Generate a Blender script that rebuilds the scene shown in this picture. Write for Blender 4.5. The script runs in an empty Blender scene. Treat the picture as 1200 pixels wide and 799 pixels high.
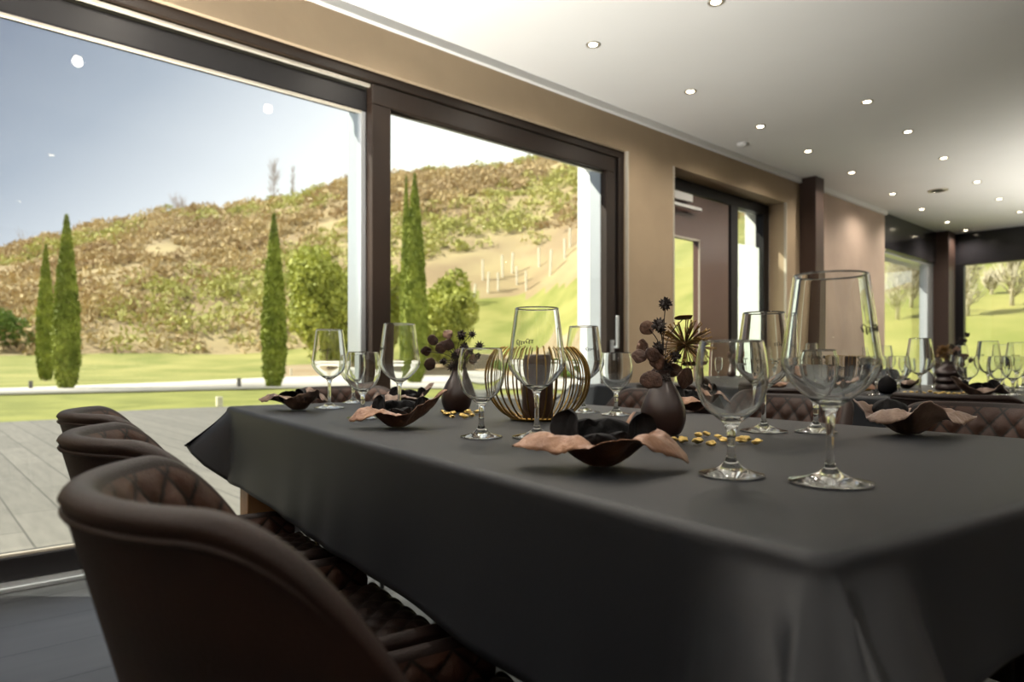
import bpy, bmesh, math, random
import numpy as np
from mathutils import Vector, Matrix, noise as mnoise
PI = math.pi
random.seed(7); rng = np.random.default_rng(7)
scn = bpy.context.scene
COL = scn.collection
H = 0.891            # eye height
HY = 425.0           # pixel row of the horizon
F = 800.0            # focal length in pixels at 1200 wide
UX, UY = 0.7474, 0.6644
TZ = 0.76            # table height
def W(r, d, z=0.0):  # right / forward distances from the standpoint -> world
    return Vector((UX*r + UY*d, -UY*r + UX*d, z))
def at(x, y, z):     # point at height z that the photo shows at (x, y)
    d = (H - z)*F/(y - HY)
    return W((x-600)/F*d, d, z)
def ray(x, d, z=0.0):
    return W((x-600)/F*d, d, z)
def T(p, q, z=0.0):  # table-aligned plan coordinates
    return W(.8313*p - .5559*q, .5559*p + .8313*q, z)
TROT = -math.atan2(.1368, .9906)
VIEW = -math.atan2(UY, UX)      # z-rotation whose local x is "right" in the photo

# ------------------------------------------------------------------ materials
def mat(name, col, rough=.5, metal=0., col2=None, nscale=8., bump=0., bscale=None, spec=.5, sheen=0., coat=0., ramp=(.35,.65), detail=4, stretch=None, coords='Object'):
    m = bpy.data.materials.new(name); m.use_nodes = True
    nt = m.node_tree; b = nt.nodes['Principled BSDF']
    b.inputs['Base Color'].default_value = (*col, 1); b.inputs['Roughness'].default_value = rough
    b.inputs['Metallic'].default_value = metal; b.inputs['Specular IOR Level'].default_value = spec
    b.inputs['Sheen Weight'].default_value = sheen; b.inputs['Coat Weight'].default_value = coat
    if col2 or bump:
        tc = nt.nodes.new('ShaderNodeTexCoord'); src = tc.outputs[coords]
        if stretch:
            mp = nt.nodes.new('ShaderNodeMapping'); mp.inputs['Scale'].default_value = stretch
            nt.links.new(src, mp.inputs['Vector']); src = mp.outputs['Vector']
    if col2:
        n = nt.nodes.new('ShaderNodeTexNoise'); n.inputs['Scale'].default_value = nscale; n.inputs['Detail'].default_value = detail
        r = nt.nodes.new('ShaderNodeValToRGB')
        r.color_ramp.elements[0].position, r.color_ramp.elements[1].position = ramp
        r.color_ramp.elements[0].color = (*col, 1); r.color_ramp.elements[1].color = (*col2, 1)
        nt.links.new(src, n.inputs['Vector']); nt.links.new(n.outputs['Fac'], r.inputs['Fac']); nt.links.new(r.outputs['Color'], b.inputs['Base Color'])
    if bump:
        n2 = nt.nodes.new('ShaderNodeTexNoise'); n2.inputs['Scale'].default_value = bscale or nscale*4; n2.inputs['Detail'].default_value = 5
        bp = nt.nodes.new('ShaderNodeBump'); bp.inputs['Strength'].default_value = bump; bp.inputs['Distance'].default_value = .01
        nt.links.new(src, n2.inputs['Vector']); nt.links.new(n2.outputs['Fac'], bp.inputs['Height']); nt.links.new(bp.outputs['Normal'], b.inputs['Normal'])
    return m
def plank_mat(name, c1, c2, cm, w, l, rough, rot=0., mortar=.004, bump=.3, spec=.5):
    m = bpy.data.materials.new(name); m.use_nodes = True
    nt = m.node_tree; b = nt.nodes['Principled BSDF']; b.inputs['Roughness'].default_value = rough; b.inputs['Specular IOR Level'].default_value = spec
    tc = nt.nodes.new('ShaderNodeTexCoord'); mp = nt.nodes.new('ShaderNodeMapping'); mp.inputs['Rotation'].default_value = (0, 0, rot)
    br = nt.nodes.new('ShaderNodeTexBrick'); br.inputs['Scale'].default_value = 1
    br.inputs['Brick Width'].default_value = l; br.inputs['Row Height'].default_value = w
    br.inputs['Mortar Size'].default_value = mortar; br.inputs['Mortar Smooth'].default_value = .1
    br.inputs['Color1'].default_value = (*c1, 1); br.inputs['Color2'].default_value = (*c2, 1); br.inputs['Mortar'].default_value = (*cm, 1)
    br.offset = .37
    n = nt.nodes.new('ShaderNodeTexNoise'); n.inputs['Scale'].default_value = 3; n.inputs['Detail'].default_value = 8
    mp2 = nt.nodes.new('ShaderNodeMapping'); mp2.inputs['Scale'].default_value = (1, 7, 1)
    mx = nt.nodes.new('ShaderNodeMix'); mx.data_type = 'RGBA'; mx.blend_type = 'MULTIPLY'; mx.inputs['Factor'].default_value = .5
    r = nt.nodes.new('ShaderNodeValToRGB'); r.color_ramp.elements[0].position = .3; r.color_ramp.elements[0].color = (.5, .5, .5, 1); r.color_ramp.elements[1].position = .7
    L = nt.links.new
    L(tc.outputs['Object'], mp.inputs['Vector']); L(mp.outputs['Vector'], br.inputs['Vector']); L(mp.outputs['Vector'], mp2.inputs['Vector'])
    L(mp2.outputs['Vector'], n.inputs['Vector']); L(n.outputs['Fac'], r.inputs['Fac'])
    L(br.outputs['Color'], mx.inputs['A']); L(r.outputs['Color'], mx.inputs['B']); L(mx.outputs['Result'], b.inputs['Base Color'])
    bp = nt.nodes.new('ShaderNodeBump'); bp.inputs['Strength'].default_value = bump; bp.inputs['Distance'].default_value = .003; bp.invert = True
    L(br.outputs['Fac'], bp.inputs['Height']); L(bp.outputs['Normal'], b.inputs['Normal'])
    return m
def pane_mat(name, tint, refl=1.0):
    m = bpy.data.materials.new(name); m.use_nodes = True
    nt = m.node_tree; nt.nodes.clear()
    o = nt.nodes.new('ShaderNodeOutputMaterial'); mx = nt.nodes.new('ShaderNodeMixShader')
    t = nt.nodes.new('ShaderNodeBsdfTransparent'); t.inputs['Color'].default_value = (*tint, 1)
    g = nt.nodes.new('ShaderNodeBsdfGlossy'); g.inputs['Roughness'].default_value = .01
    f = nt.nodes.new('ShaderNodeFresnel'); f.inputs['IOR'].default_value = 1.5
    mu = nt.nodes.new('ShaderNodeMath'); mu.operation = 'MULTIPLY'; mu.inputs[1].default_value = refl
    L = nt.links.new
    ge = nt.nodes.new('ShaderNodeNewGeometry'); mr = nt.nodes.new('ShaderNodeMapRange')   # same reflectance from both sides of the sheet
    mr.inputs['To Min'].default_value = 1.5; mr.inputs['To Max'].default_value = 1/1.5
    L(ge.outputs['Backfacing'], mr.inputs['Value']); L(mr.outputs['Result'], f.inputs['IOR'])
    L(f.outputs[0], mu.inputs[0]); L(mu.outputs[0], mx.inputs[0]); L(t.outputs[0], mx.inputs[1]); L(g.outputs[0], mx.inputs[2]); L(mx.outputs[0], o.inputs[0])
    return m
def glass_mat(name):
    m = bpy.data.materials.new(name); m.use_nodes = True
    b = m.node_tree.nodes['Principled BSDF']
    b.inputs['Base Color'].default_value = (.97, .985, .98, 1); b.inputs['Roughness'].default_value = 0.0
    b.inputs['Transmission Weight'].default_value = 1; b.inputs['IOR'].default_value = 1.5
    return m
def emit_mat(name, col, s):
    m = bpy.data.materials.new(name); m.use_nodes = True
    b = m.node_tree.nodes['Principled BSDF']; b.inputs['Base Color'].default_value = (*col, 1)
    b.inputs['Emission Color'].default_value = (*col, 1); b.inputs['Emission Strength'].default_value = s
    return m
M = {}
M['plaster'] = mat('tan_plaster', (.34,.255,.165), .75, col2=(.39,.295,.19), nscale=2.2, bump=.08, bscale=30)
M['plaster_far'] = mat('taupe_plaster', (.42,.32,.26), .75, col2=(.48,.37,.30), nscale=2.2, bump=.08, bscale=30)
M['white'] = mat('white_paint', (.82,.82,.80), .6, bump=.03, bscale=60)
M['ceiling'] = mat('ceiling_paint', (.80,.79,.76), .7, col2=(.83,.82,.79), nscale=1.2)
M['ext_white'] = mat('exterior_render', (.85,.86,.86), .8, bump=.1, bscale=90)
M['frame'] = mat('bronze_window_frame', (.016,.010,.007), .45, 0, col2=(.024,.0145,.0095), nscale=3, spec=.3)
M['frame_dark'] = mat('dark_window_frame', (.009,.008,.009), .4, 0, spec=.3, bump=.02, bscale=100)
M['alu'] = mat('pale_aluminium', (.55,.58,.60), .35, .6, bump=.02, bscale=100)
M['bead'] = mat('pale_bead', (.5,.46,.38), .4, .2, bump=.02, bscale=80)
M['steel'] = mat('brown_column_paint', (.055,.032,.025), .45, .2, bump=.03, bscale=60)
M['doorleaf'] = mat('brown_door_leaf', (.095,.05,.038), .3, .1, col2=(.11,.06,.045), nscale=2, coat=.3)
M['band'] = mat('glossy_dark_panel', (.02,.019,.022), .12, 0, bump=.01, bscale=5)
M['floor'] = plank_mat('grey_wood_look_tiles', (.040,.042,.044), (.055,.056,.058), (.012,.012,.013), .285, 1.2, .32, spec=.4)
M['terrace'] = plank_mat('pale_terrace_planks', (.165,.155,.135), (.20,.187,.163), (.08,.075,.065), .24, 1.5, .8, rot=PI/2, mortar=.006)
M['lawn'] = mat('lawn_grass', (.15,.165,.022), .9, col2=(.25,.255,.05), nscale=.8, bump=.5, bscale=14, detail=8)
M['meadow'] = mat('meadow_grass', (.18,.20,.035), .9, col2=(.32,.30,.085), nscale=.22, detail=8)
M['hill'] = mat('dry_hillside', (.27,.195,.105), .95, col2=(.42,.34,.17), nscale=.09, detail=10)
M['soil'] = mat('bare_soil', (.32,.23,.13), .95, col2=(.38,.30,.19), nscale=.4)
M['road'] = mat('pale_gravel', (.44,.41,.36), .9, col2=(.52,.49,.44), nscale=1.5, bump=.2, bscale=40)
M['brush'] = mat('winter_brush', (.37,.26,.14), .9, col2=(.58,.46,.23), nscale=.12, detail=6, ramp=(.3,.7))
M['brush_g'] = mat('green_brush', (.38,.38,.10), .9, col2=(.52,.50,.18), nscale=.2)
M['bare'] = mat('bare_branches', (.30,.24,.20), .9, col2=(.38,.31,.27), nscale=1)
M['birch'] = mat('pale_bark', (.44,.39,.27), .9, col2=(.54,.49,.36), nscale=2)
M['cypress'] = mat('cypress_foliage', (.14,.18,.016), .8, col2=(.32,.36,.05), nscale=1.6, detail=6)
M['laurel'] = mat('evergreen_foliage', (.24,.27,.04), .7, col2=(.50,.52,.10), nscale=.8, detail=6)
M['hedge'] = mat('low_green_foliage', (.10,.17,.03), .7, col2=(.2,.3,.05), nscale=2)
M['post'] = mat('pale_wood_post', (.62,.57,.45), .8, col2=(.70,.66,.55), nscale=8)
M['bollard'] = mat('dark_bollard_metal', (.12,.11,.10), .5, .3, col2=(.16,.15,.14), nscale=8)
M['cloth'] = mat('charcoal_tablecloth', (.0085,.0094,.0118), .5, col2=(.0100,.0110,.0136), nscale=5, bump=.12, bscale=700, spec=.22)
M['leather'] = mat('brown_black_leather', (.0065,.0034,.0028), .55, col2=(.015,.0062,.004), nscale=9, bump=.18, bscale=420, spec=.2, detail=7)
M['leather_in'] = mat('quilted_brown_leather', (.026,.0115,.007), .52, col2=(.048,.0195,.011), nscale=10, bump=.18, bscale=420, spec=.25, detail=7)
def quilt_mat(name, base):
    m = base.copy(); m.name = name; nt = m.node_tree; b = nt.nodes['Principled BSDF']; L = nt.links.new
    src = b.inputs['Base Color'].links[0].from_socket; nsrc = b.inputs['Normal'].links[0].from_node
    uv = nt.nodes.new('ShaderNodeUVMap'); uv.uv_map = 'q'; sx = nt.nodes.new('ShaderNodeSeparateXYZ'); L(uv.outputs[0], sx.inputs[0])
    ds = []
    for op in ('ADD', 'SUBTRACT'):
        a = nt.nodes.new('ShaderNodeMath'); a.operation = op; L(sx.outputs[0], a.inputs[0]); L(sx.outputs[1], a.inputs[1])
        p = nt.nodes.new('ShaderNodeMath'); p.operation = 'PINGPONG'; p.inputs[1].default_value = .5; L(a.outputs[0], p.inputs[0]); ds.append(p)
    mn = nt.nodes.new('ShaderNodeMath'); mn.operation = 'MINIMUM'; L(ds[0].outputs[0], mn.inputs[0]); L(ds[1].outputs[0], mn.inputs[1])
    rg = nt.nodes.new('ShaderNodeMapRange'); rg.inputs['From Max'].default_value = .11; rg.interpolation_type = 'SMOOTHSTEP'; L(mn.outputs[0], rg.inputs['Value'])
    mx = nt.nodes.new('ShaderNodeMix'); mx.data_type = 'RGBA'; mx.inputs['A'].default_value = (.004,.0025,.002,1); L(rg.outputs[0], mx.inputs['Factor']); L(src, mx.inputs['B']); L(mx.outputs['Result'], b.inputs['Base Color'])
    return m
M['quilt'] = quilt_mat('stitched_quilted_leather', M['leather_in'])
M['blackmetal'] = mat('black_metal', (.012,.012,.013), .4, .5, bump=.02, bscale=80)
M['oak'] = mat('oiled_wood', (.22,.11,.045), .5, col2=(.33,.18,.08), nscale=6, stretch=(6,6,.6), bump=.1, bscale=30)
M['copper'] = mat('copper_brown_paper', (.17,.085,.052), .45, .2, col2=(.30,.165,.10), nscale=26, bump=.5, bscale=70, detail=8)
M['copper2'] = mat('silvery_brown_paper', (.10,.060,.042), .42, .25, col2=(.25,.175,.135), nscale=22, bump=.5, bscale=60, detail=8)
M['napkin'] = mat('black_napkin', (.008,.008,.009), .8, col2=(.012,.011,.012), nscale=30, bump=.2, bscale=300, spec=.2)
M['vase'] = mat('matt_brown_black_ceramic', (.018,.0085,.0075), .34, .1, col2=(.030,.014,.011), nscale=7, bump=.03, bscale=60)
M['gold'] = mat('brushed_gold_wire', (.34,.21,.05), .32, .85, col2=(.20,.12,.03), nscale=40)
M['goldseed'] = mat('gold_painted_stalks', (.26,.14,.032), .45, .4, col2=(.16,.085,.02), nscale=60)
M['nugget'] = mat('gold_nuggets', (.62,.42,.12), .35, .7, col2=(.75,.55,.2), nscale=90, bump=.4, bscale=200)
M['pod'] = mat('dried_brown_pods', (.035,.016,.012), .5, .1, col2=(.10,.05,.034), nscale=60, bump=.3, bscale=200)
M['podlight'] = mat('pale_copper_pods', (.12,.062,.042), .45, .2, col2=(.26,.155,.11), nscale=70, bump=.3, bscale=200)
M['cone'] = mat('dark_seed_cones', (.014,.008,.007), .7, col2=(.028,.016,.012), nscale=80, bump=.4, bscale=200)
M['fluff'] = mat('pale_dried_fluff', (.6,.55,.46), .8, col2=(.7,.66,.58), nscale=80)
M['candle'] = mat('dark_brown_wax', (.028,.013,.011), .45, col2=(.036,.018,.014), nscale=10, bump=.03, bscale=40)
M['print'] = mat('dark_printed_script', (.03,.025,.02), .5, bump=.02, bscale=90)
M['glass'] = glass_mat('clear_crystal')
M['pane'] = pane_mat('window_pane', (.96,.985,.975), .9)
M['pane_frost'] = pane_mat('side_light_pane', (.86,.89,.86), 1.)
def film_mat(name):
    m = bpy.data.materials.new(name); m.use_nodes = True; nt = m.node_tree; nt.nodes.clear(); L = nt.links.new
    o = nt.nodes.new('ShaderNodeOutputMaterial'); a = nt.nodes.new('ShaderNodeMixShader'); a.inputs[0].default_value = .25
    t = nt.nodes.new('ShaderNodeBsdfTranslucent'); t.inputs['Color'].default_value = (.93,.97,.93,1)
    g = nt.nodes.new('ShaderNodeBsdfTransparent'); L(t.outputs[0], a.inputs[1]); L(g.outputs[0], a.inputs[2]); L(a.outputs[0], o.inputs[0]); return m
M['film'] = film_mat('frosted_film')
M['lamp_emit'] = emit_mat('downlight_lens', (1,.86,.62), 16)
M['lamp_ring'] = mat('nickel_ring', (.6,.55,.46), .3, .8, bump=.02, bscale=60)
M['plastic'] = mat('white_plastic', (.75,.75,.74), .4, bump=.02, bscale=60)

# ------------------------------------------------------------------ mesh helpers
def link(name, me, m=None, parent=None, smooth=False):
    o = bpy.data.objects.new(name, me); COL.objects.link(o)
    if m is not None:
        for k in (m if isinstance(m, (list, tuple)) else [m]): me.materials.append(k)
    if parent is not None: o.parent = parent
    if smooth: me.polygons.foreach_set('use_smooth', [True]*len(me.polygons))
    return o
def obj(name, bm, m, parent=None, smooth=False):
    me = bpy.data.meshes.new(name); bmesh.ops.recalc_face_normals(bm, faces=bm.faces[:]); bm.to_mesh(me); bm.free()
    return link(name, me, m, parent, smooth)
def pyobj(name, V, Fc, m, parent=None, smooth=True, recalc=False):
    me = bpy.data.meshes.new(name); me.from_pydata([tuple(v) for v in V], [], Fc); me.update()
    if recalc:
        bm = bmesh.new(); bm.from_mesh(me); bmesh.ops.recalc_face_normals(bm, faces=bm.faces[:]); bm.to_mesh(me); bm.free()
    return link(name, me, m, parent, smooth)
def tag(o, label, cat, group=None, kind=None):
    o['label'] = label; o['category'] = cat
    if group: o['group'] = group
    if kind: o['kind'] = kind
    return o
def struct(o, label=None, cat=None):
    o['kind'] = 'structure'
    if label: o['label'] = label
    if cat: o['category'] = cat
    return o
def thing(name, label, cat, loc=(0,0,0), rz=0., group=None):
    o = bpy.data.objects.new(name, None); COL.objects.link(o); o.location = loc; o.rotation_euler = (0, 0, rz)
    o.empty_display_size = .05
    return tag(o, label, cat, group)
def dup(root, loc, rz, label, group=None, scale=None, mods=None):
    r = root.copy(); COL.objects.link(r); r.location = loc; r.rotation_euler = (0, 0, rz); r['label'] = label
    if group: r['group'] = group
    if scale: r.scale = (scale,)*3
    for ch in root.children:
        c = ch.copy(); COL.objects.link(c); c.parent = r
        for g in ch.children:
            e = g.copy(); COL.objects.link(e); e.parent = c
    return r
def bx(bm, x0, x1, y0, y1, z0, z1, bev=0.):
    r = bmesh.ops.create_cube(bm, size=1, matrix=Matrix.Translation(((x0+x1)/2, (y0+y1)/2, (z0+z1)/2)) @ Matrix.Diagonal((abs(x1-x0), abs(y1-y0), abs(z1-z0), 1)))
    if bev:
        es = list({e for v in r['verts'] for e in v.link_edges})
        bmesh.ops.bevel(bm, geom=es, offset=bev, segments=2, affect='EDGES', profile=.5)
def box(name, x0, x1, y0, y1, z0, z1, m, parent=None, bev=0.):
    bm = bmesh.new(); bx(bm, x0, x1, y0, y1, z0, z1, bev); return obj(name, bm, m, parent)
def lathe(name, prof, m, parent=None, seg=48, smooth=True, close=False):
    V = []; Fc = []; n = len(prof); idx = []
    for r, z in prof:
        if r < 1e-5: idx.append([len(V)]*seg); V.append((0, 0, z))
        else:
            idx.append(list(range(len(V), len(V)+seg)))
            V += [(r*math.cos(2*PI*k/seg), r*math.sin(2*PI*k/seg), z) for k in range(seg)]
    rr = n if close else n-1
    for i in range(rr):
        a, b = idx[i], idx[(i+1) % n]
        for k in range(seg):
            k2 = (k+1) % seg
            f = []
            for v in (a[k], a[k2], b[k2], b[k]):
                if v not in f: f.append(v)
            if len(f) > 2: Fc.append(f)
    return pyobj(name, V, Fc, m, parent, smooth, recalc=True)
def smoothprof(pts, n=6):
    out = []
    P = [pts[0]] + list(pts) + [pts[-1]]
    for i in range(1, len(P)-2):
        for k in range(n):
            t = k/n
            out.append(tuple(.5*((2*P[i][j]) + (-P[i-1][j]+P[i+1][j])*t + (2*P[i-1][j]-5*P[i][j]+4*P[i+1][j]-P[i+2][j])*t*t + (-P[i-1][j]+3*P[i][j]-3*P[i+1][j]+P[i+2][j])*t**3) for j in range(len(pts[0]))))
    out.append(tuple(pts[-1])); return out
def tubes(paths, seg=6):     # paths: list of (points, radius or radii) -> V, F
    V = []; Fc = []
    for pts, rad in paths:
        pts = [Vector(p) for p in pts]; n = len(pts)
        rad = rad if isinstance(rad, (list, tuple)) else [rad]*n
        base = len(V); prev = None
        for i in range(n):
            t = (pts[min(i+1, n-1)] - pts[max(i-1, 0)]).normalized()
            a = prev if prev is not None else (Vector((0, 0, 1)) if abs(t.z) < .9 else Vector((1, 0, 0)))
            u = (a - t*a.dot(t)).normalized(); prev = u; w = t.cross(u)
            V += [tuple(pts[i] + rad[i]*(math.cos(2*PI*k/seg)*u + math.sin(2*PI*k/seg)*w)) for k in range(seg)]
        for i in range(n-1):
            for k in range(seg):
                k2 = (k+1) % seg
                Fc.append((base+i*seg+k, base+i*seg+k2, base+(i+1)*seg+k2, base+(i+1)*seg+k))
        Fc.append(tuple(base+k for k in reversed(range(seg)))); Fc.append(tuple(base+(n-1)*seg+k for k in range(seg)))
    return V, Fc
def sstep(a, b, x):
    t = min(1, max(0, (x-a)/(b-a))); return t*t*(3-2*t)
def interp(x, tab):
    if x <= tab[0][0]: return tab[0][1]
    for (a, va), (b, vb) in zip(tab, tab[1:]):
        if x <= b:
            t = (x-a)/(b-a); t = t*t*(3-2*t); return va + (vb-va)*t
    return tab[-1][1]
def trimesh(name, P, m, parent=None):  # P: (n,3,3) triangles
    n = len(P); me = bpy.data.meshes.new(name)
    me.vertices.add(n*3); me.vertices.foreach_set('co', P.reshape(-1).astype('f'))
    me.loops.add(n*3); me.loops.foreach_set('vertex_index', np.arange(n*3, dtype='i'))
    me.polygons.add(n); me.polygons.foreach_set('loop_start', np.arange(0, n*3, 3, dtype='i'))
    me.update(calc_edges=True); me.validate()
    return link(name, me, m, parent)
def leaves(C, size, up=0.0):           # random triangles about the points C
    n = len(C); a = rng.normal(size=(n, 3)); a[:, 2] += up; a /= np.linalg.norm(a, axis=1)[:, None]
    b = np.cross(a, rng.normal(size=(n, 3))); b /= np.linalg.norm(b, axis=1)[:, None]
    s = (size*rng.uniform(.6, 1.3, n))[:, None]
    return np.stack([C - a*s*.5 - b*s*.3, C - a*s*.5 + b*s*.3, C + a*s*.7], 1)

# ------------------------------------------------------------------ room shell
XL, XR, YB, YW, CZ = -3.2, 11.6, -5.0, 3.30, 2.79
YE = 3.48; YO = 3.75
W0, W1, WH = -.25, 4.11, 2.50
D0, D1, DH = 4.71, 6.62, 2.50
E0, E1 = 9.2, 11.2
bm = bmesh.new(); bx(bm, XL, XR+.1, YB, YO, -.12, 0); struct(obj('floor', bm, M['floor']))
bm = bmesh.new(); bx(bm, XL, XR+.35, YB, YO, CZ, CZ+.25); struct(obj('ceiling', bm, M['ceiling']))
bm = bmesh.new()
bx(bm, XL, W0, YW, YE, 0, CZ); bx(bm, W0, W1, YW, YE, WH, CZ); bx(bm, W1, D0, YW, YE, 0, CZ)
bx(bm, D0, D1, YW, YE, DH, CZ); bx(bm, D1, 7.0, YW, YE, 0, CZ)
struct(obj('wall_left', bm, M['plaster']))
bm = bmesh.new(); bx(bm, 7.0, E0, YW, YE, 0, CZ); struct(obj('wall_left_far', bm, M['plaster_far']))
bm = bmesh.new()
bx(bm, XL, W0, YE, YO, -.1, CZ); bx(bm, W0, W1, YE, YO, WH+.02, CZ); bx(bm, W1-.07, D0, YE, YO, -.1, CZ)
bx(bm, D0, D1, YE+.1, YO, DH-.03, CZ); bx(bm, D1, E0, YE, YO, -.1, CZ); bx(bm, E0, XR+.35, YE, YO, 2.34, CZ)
struct(obj('wall_exterior', bm, M['ext_white']))
struct(box('wall_back', XL-.2, XR+.2, YB-.2, YB, 0, CZ, M['plaster']))
bm = bmesh.new(); bx(bm, XL-.2, XL, YB, YO, 0, CZ); struct(obj('wall_near', bm, M['plaster']))
bm = bmesh.new(); bx(bm, XR, XR+.25, YB, .2, 0, CZ); struct(obj('wall_right', bm, M['plaster_far']))
bm = bmesh.new()
bx(bm, XL, 6.9, YW-.035, YW, CZ-.05, CZ, .004); bx(bm, 7.12, E0, YW-.035, YW, CZ-.05, CZ, .004)
struct(obj('trim_1', bm, M['white']))
bm = bmesh.new(); bx(bm, XL, W0, YW-.012, YW, 0, .07); bx(bm, W1, D0, YW-.012, YW, 0, .07); bx(bm, D1, E0, YW-.012, YW, 0, .07)
struct(obj('baseboard_left', bm, M['frame_dark']))
# corner beads on the plaster edges (pale painted angle profiles)
bm = bmesh.new(); bx(bm, W1-.004, W1+.012, YW-.004, YW+.02, 0, WH); bx(bm, D0-.012, D0+.004, YW-.004, YW+.02, 0, DH); bx(bm, D1-.004, D1+.012, YW-.004, YW+.02, 0, DH)
struct(obj('trim_2', bm, M['bead']))
# steel column
box('steel_column', 6.91, 7.10, 3.13, YW, 0, CZ, M['steel'], bev=.004)['kind'] = 'structure'
struct(bpy.data.objects['steel_column']); bpy.data.objects['steel_column'].name = 'trim_3'
# big window
MX0, MX1 = 1.93, 2.05
win = thing('window_1', 'large bronze framed sliding window wall beside the set table', 'window'); win['kind'] = 'structure'
bm = bmesh.new()
bx(bm, W0, W1, YW+.03, YE, WH-.055, WH, .004)            # head
bx(bm, W0, W0+.06, YW+.03, YE, 0, WH-.055, .004); bx(bm, W1-.065, W1-.005, YW+.03, YE, 0, WH-.055, .004)
obj('window_frame', bm, M['frame'], win)
box('track', W0+.06, MX0, YW+.05, YW+.075, WH-.078, WH-.062, M['bead'], win, .003)
box('threshold', W0+.06, W1-.065, YW-.03, YE+.02, 0, .018, M['alu'], win, .003)
# fixed sash, left, set back
fs = bpy.data.objects.new('fixed_sash', None); COL.objects.link(fs); fs.parent = win
bm = bmesh.new()
bx(bm, W0+.06, MX0, YW+.09, YE-.01, WH-.205, WH-.085, .005); bx(bm, W0+.06, W0+.16, YW+.09, YE-.01, .1, WH-.2, .005)
bx(bm, W0+.06, MX0+.02, YW+.06, YE-.01, .018, .115, .006)
obj('rail', bm, M['frame_dark'], fs)
box('bead', W0+.16, MX0-.03, YW+.095, YW+.115, WH-.218, WH-.207, M['bead'], fs)
box('bottom_bead', W0+.16, MX0-.03, YW+.075, YW+.10, .115, .125, M['bead'], fs)
box('stile', MX0-.035, MX0, YW+.10, YE, .1, WH-.2, M['alu'], fs, .004)
box('pane', W0+.14, MX0-.02, YW+.125, YW+.133, .10, WH-.19, M['pane'], fs)
# sliding sash, right, flush with the room
ss = bpy.data.objects.new('sliding_sash', None); COL.objects.link(ss); ss.parent = win
SX1 = W1-.10
bm = bmesh.new()
bx(bm, MX0, SX1, YW+.035, YW+.10, WH-.175, WH-.062, .006); bx(bm, MX0, SX1, YW+.035, YW+.10, .02, .14, .006)
bx(bm, MX0, MX1, YW+.035, YW+.10, .14, WH-.175, .004); bx(bm, SX1-.10, SX1, YW+.035, YW+.10, .14, WH-.175, .004)
obj('sash_frame', bm, M['frame'], ss)
bm = bmesh.new(); bx(bm, MX0+.003, MX1-.04, YW+.101, YW+.15, .1, WH-.08, .004); bx(bm, SX1+.003, W1-.066, YW+.05, YW+.12, .02, WH-.06)
obj('gasket', bm, M['frame_dark'], ss)
box('glazing_bead', MX1+.003, SX1-.10, YW+.075, YW+.095, WH-.185, WH-.1751, M['bead'], ss)
box('pane', MX1-.01, SX1-.09, YW+.065, YW+.073, .13, WH-.17, M['pane'], ss)
bm = bmesh.new(); bx(bm, SX1-.065, SX1-.035, YW+.015, YW+.034, .90, 1.06, .003); bx(bm, SX1-.056, SX1-.044, YW-.02, YW+.015, 1.00, 1.014, .002); bx(bm, SX1-.062, SX1-.038, YW-.035, YW-.019, 1.0, 1.24, .005)
obj('handle', bm, M['alu'], ss)
# exterior mullion post and jamb cladding (pale, catches the sun)
bm = bmesh.new(); bx(bm, MX0+.004, MX1-.05, YE-.02, YE+.13, 0, WH-.12, .004); bx(bm, MX0+.01, MX1-.055, YE+.131, YE+.15, 0, WH-.12)
obj('outer_post', bm, M['alu'], win)
bm = bmesh.new(); bx(bm, W1-.12, W1-.0701, YE-.02, YE+.10, 0, WH-.12, .004); obj('outer_jamb', bm, M['alu'], win)
# door in the recess
YD = YE-.0
door = thing('door_1', 'brown entrance door with narrow glazed slot in the deep recess', 'door'); door['kind'] = 'structure'
bm = bmesh.new()
bx(bm, D0, D1, YD, YD+.09, DH-.10, DH, .004); bx(bm, D0, D0+.09, YD, YD+.09, 0, DH-.1, .004)
bx(bm, 5.89, 6.02, YD, YD+.09, 0, DH-.1, .004); bx(bm, 6.51, D1, YD, YD+.09, 0, DH-.1, .004)
bx(bm, 6.02, 6.51, YD, YD+.09, 0, .1, .004)
obj('door_frame', bm, M['frame_dark'], door)
bm = bmesh.new(); L0, L1, S0, S1 = D0+.09, 5.86, D0+.26, 5.36
bx(bm, L0, S0, YD+.01, YD+.07, .01, 2.39); bx(bm, S1, L1, YD+.01, YD+.07, .01, 2.39); bx(bm, S0, S1, YD+.01, YD+.07, .01, .55); bx(bm, S0, S1, YD+.01, YD+.07, 1.99, 2.39)
dl = obj('door_leaf', bm, M['doorleaf'], door)
box('slot_glass', S0, S1, YD+.036, YD+.042, .55, 1.99, M['pane'], dl)
bm = bmesh.new(); bx(bm, S0-.012, S1+.012, YD+.004, YD+.012, 1.985, 2.0); bx(bm, S0-.012, S0+.003, YD+.004, YD+.012, .55, 2.0); bx(bm, S1-.003, S1+.012, YD+.004, YD+.012, .55, 2.0)
obj('slot_bead', bm, M['bead'], dl)
box('side_glass', 6.02, 6.51, YD+.04, YD+.048, .1, DH-.1, M['pane_frost'], door)
bm = bmesh.new(); bx(bm, 4.86, 5.18, YD-.05, YD+.0, 2.30, 2.37, .006); obj('door_closer', bm, M['plastic'], door)
bm = bmesh.new(); bx(bm, 4.86, 5.30, YD-.065, YD-.035, 2.235, 2.265, .006); obj('closer_arm', bm, M['plastic'], door)
box('frosted_film', 6.02, 6.51, YD+.05, YD+.051, .1, 2.06, M['film'], door)
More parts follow.
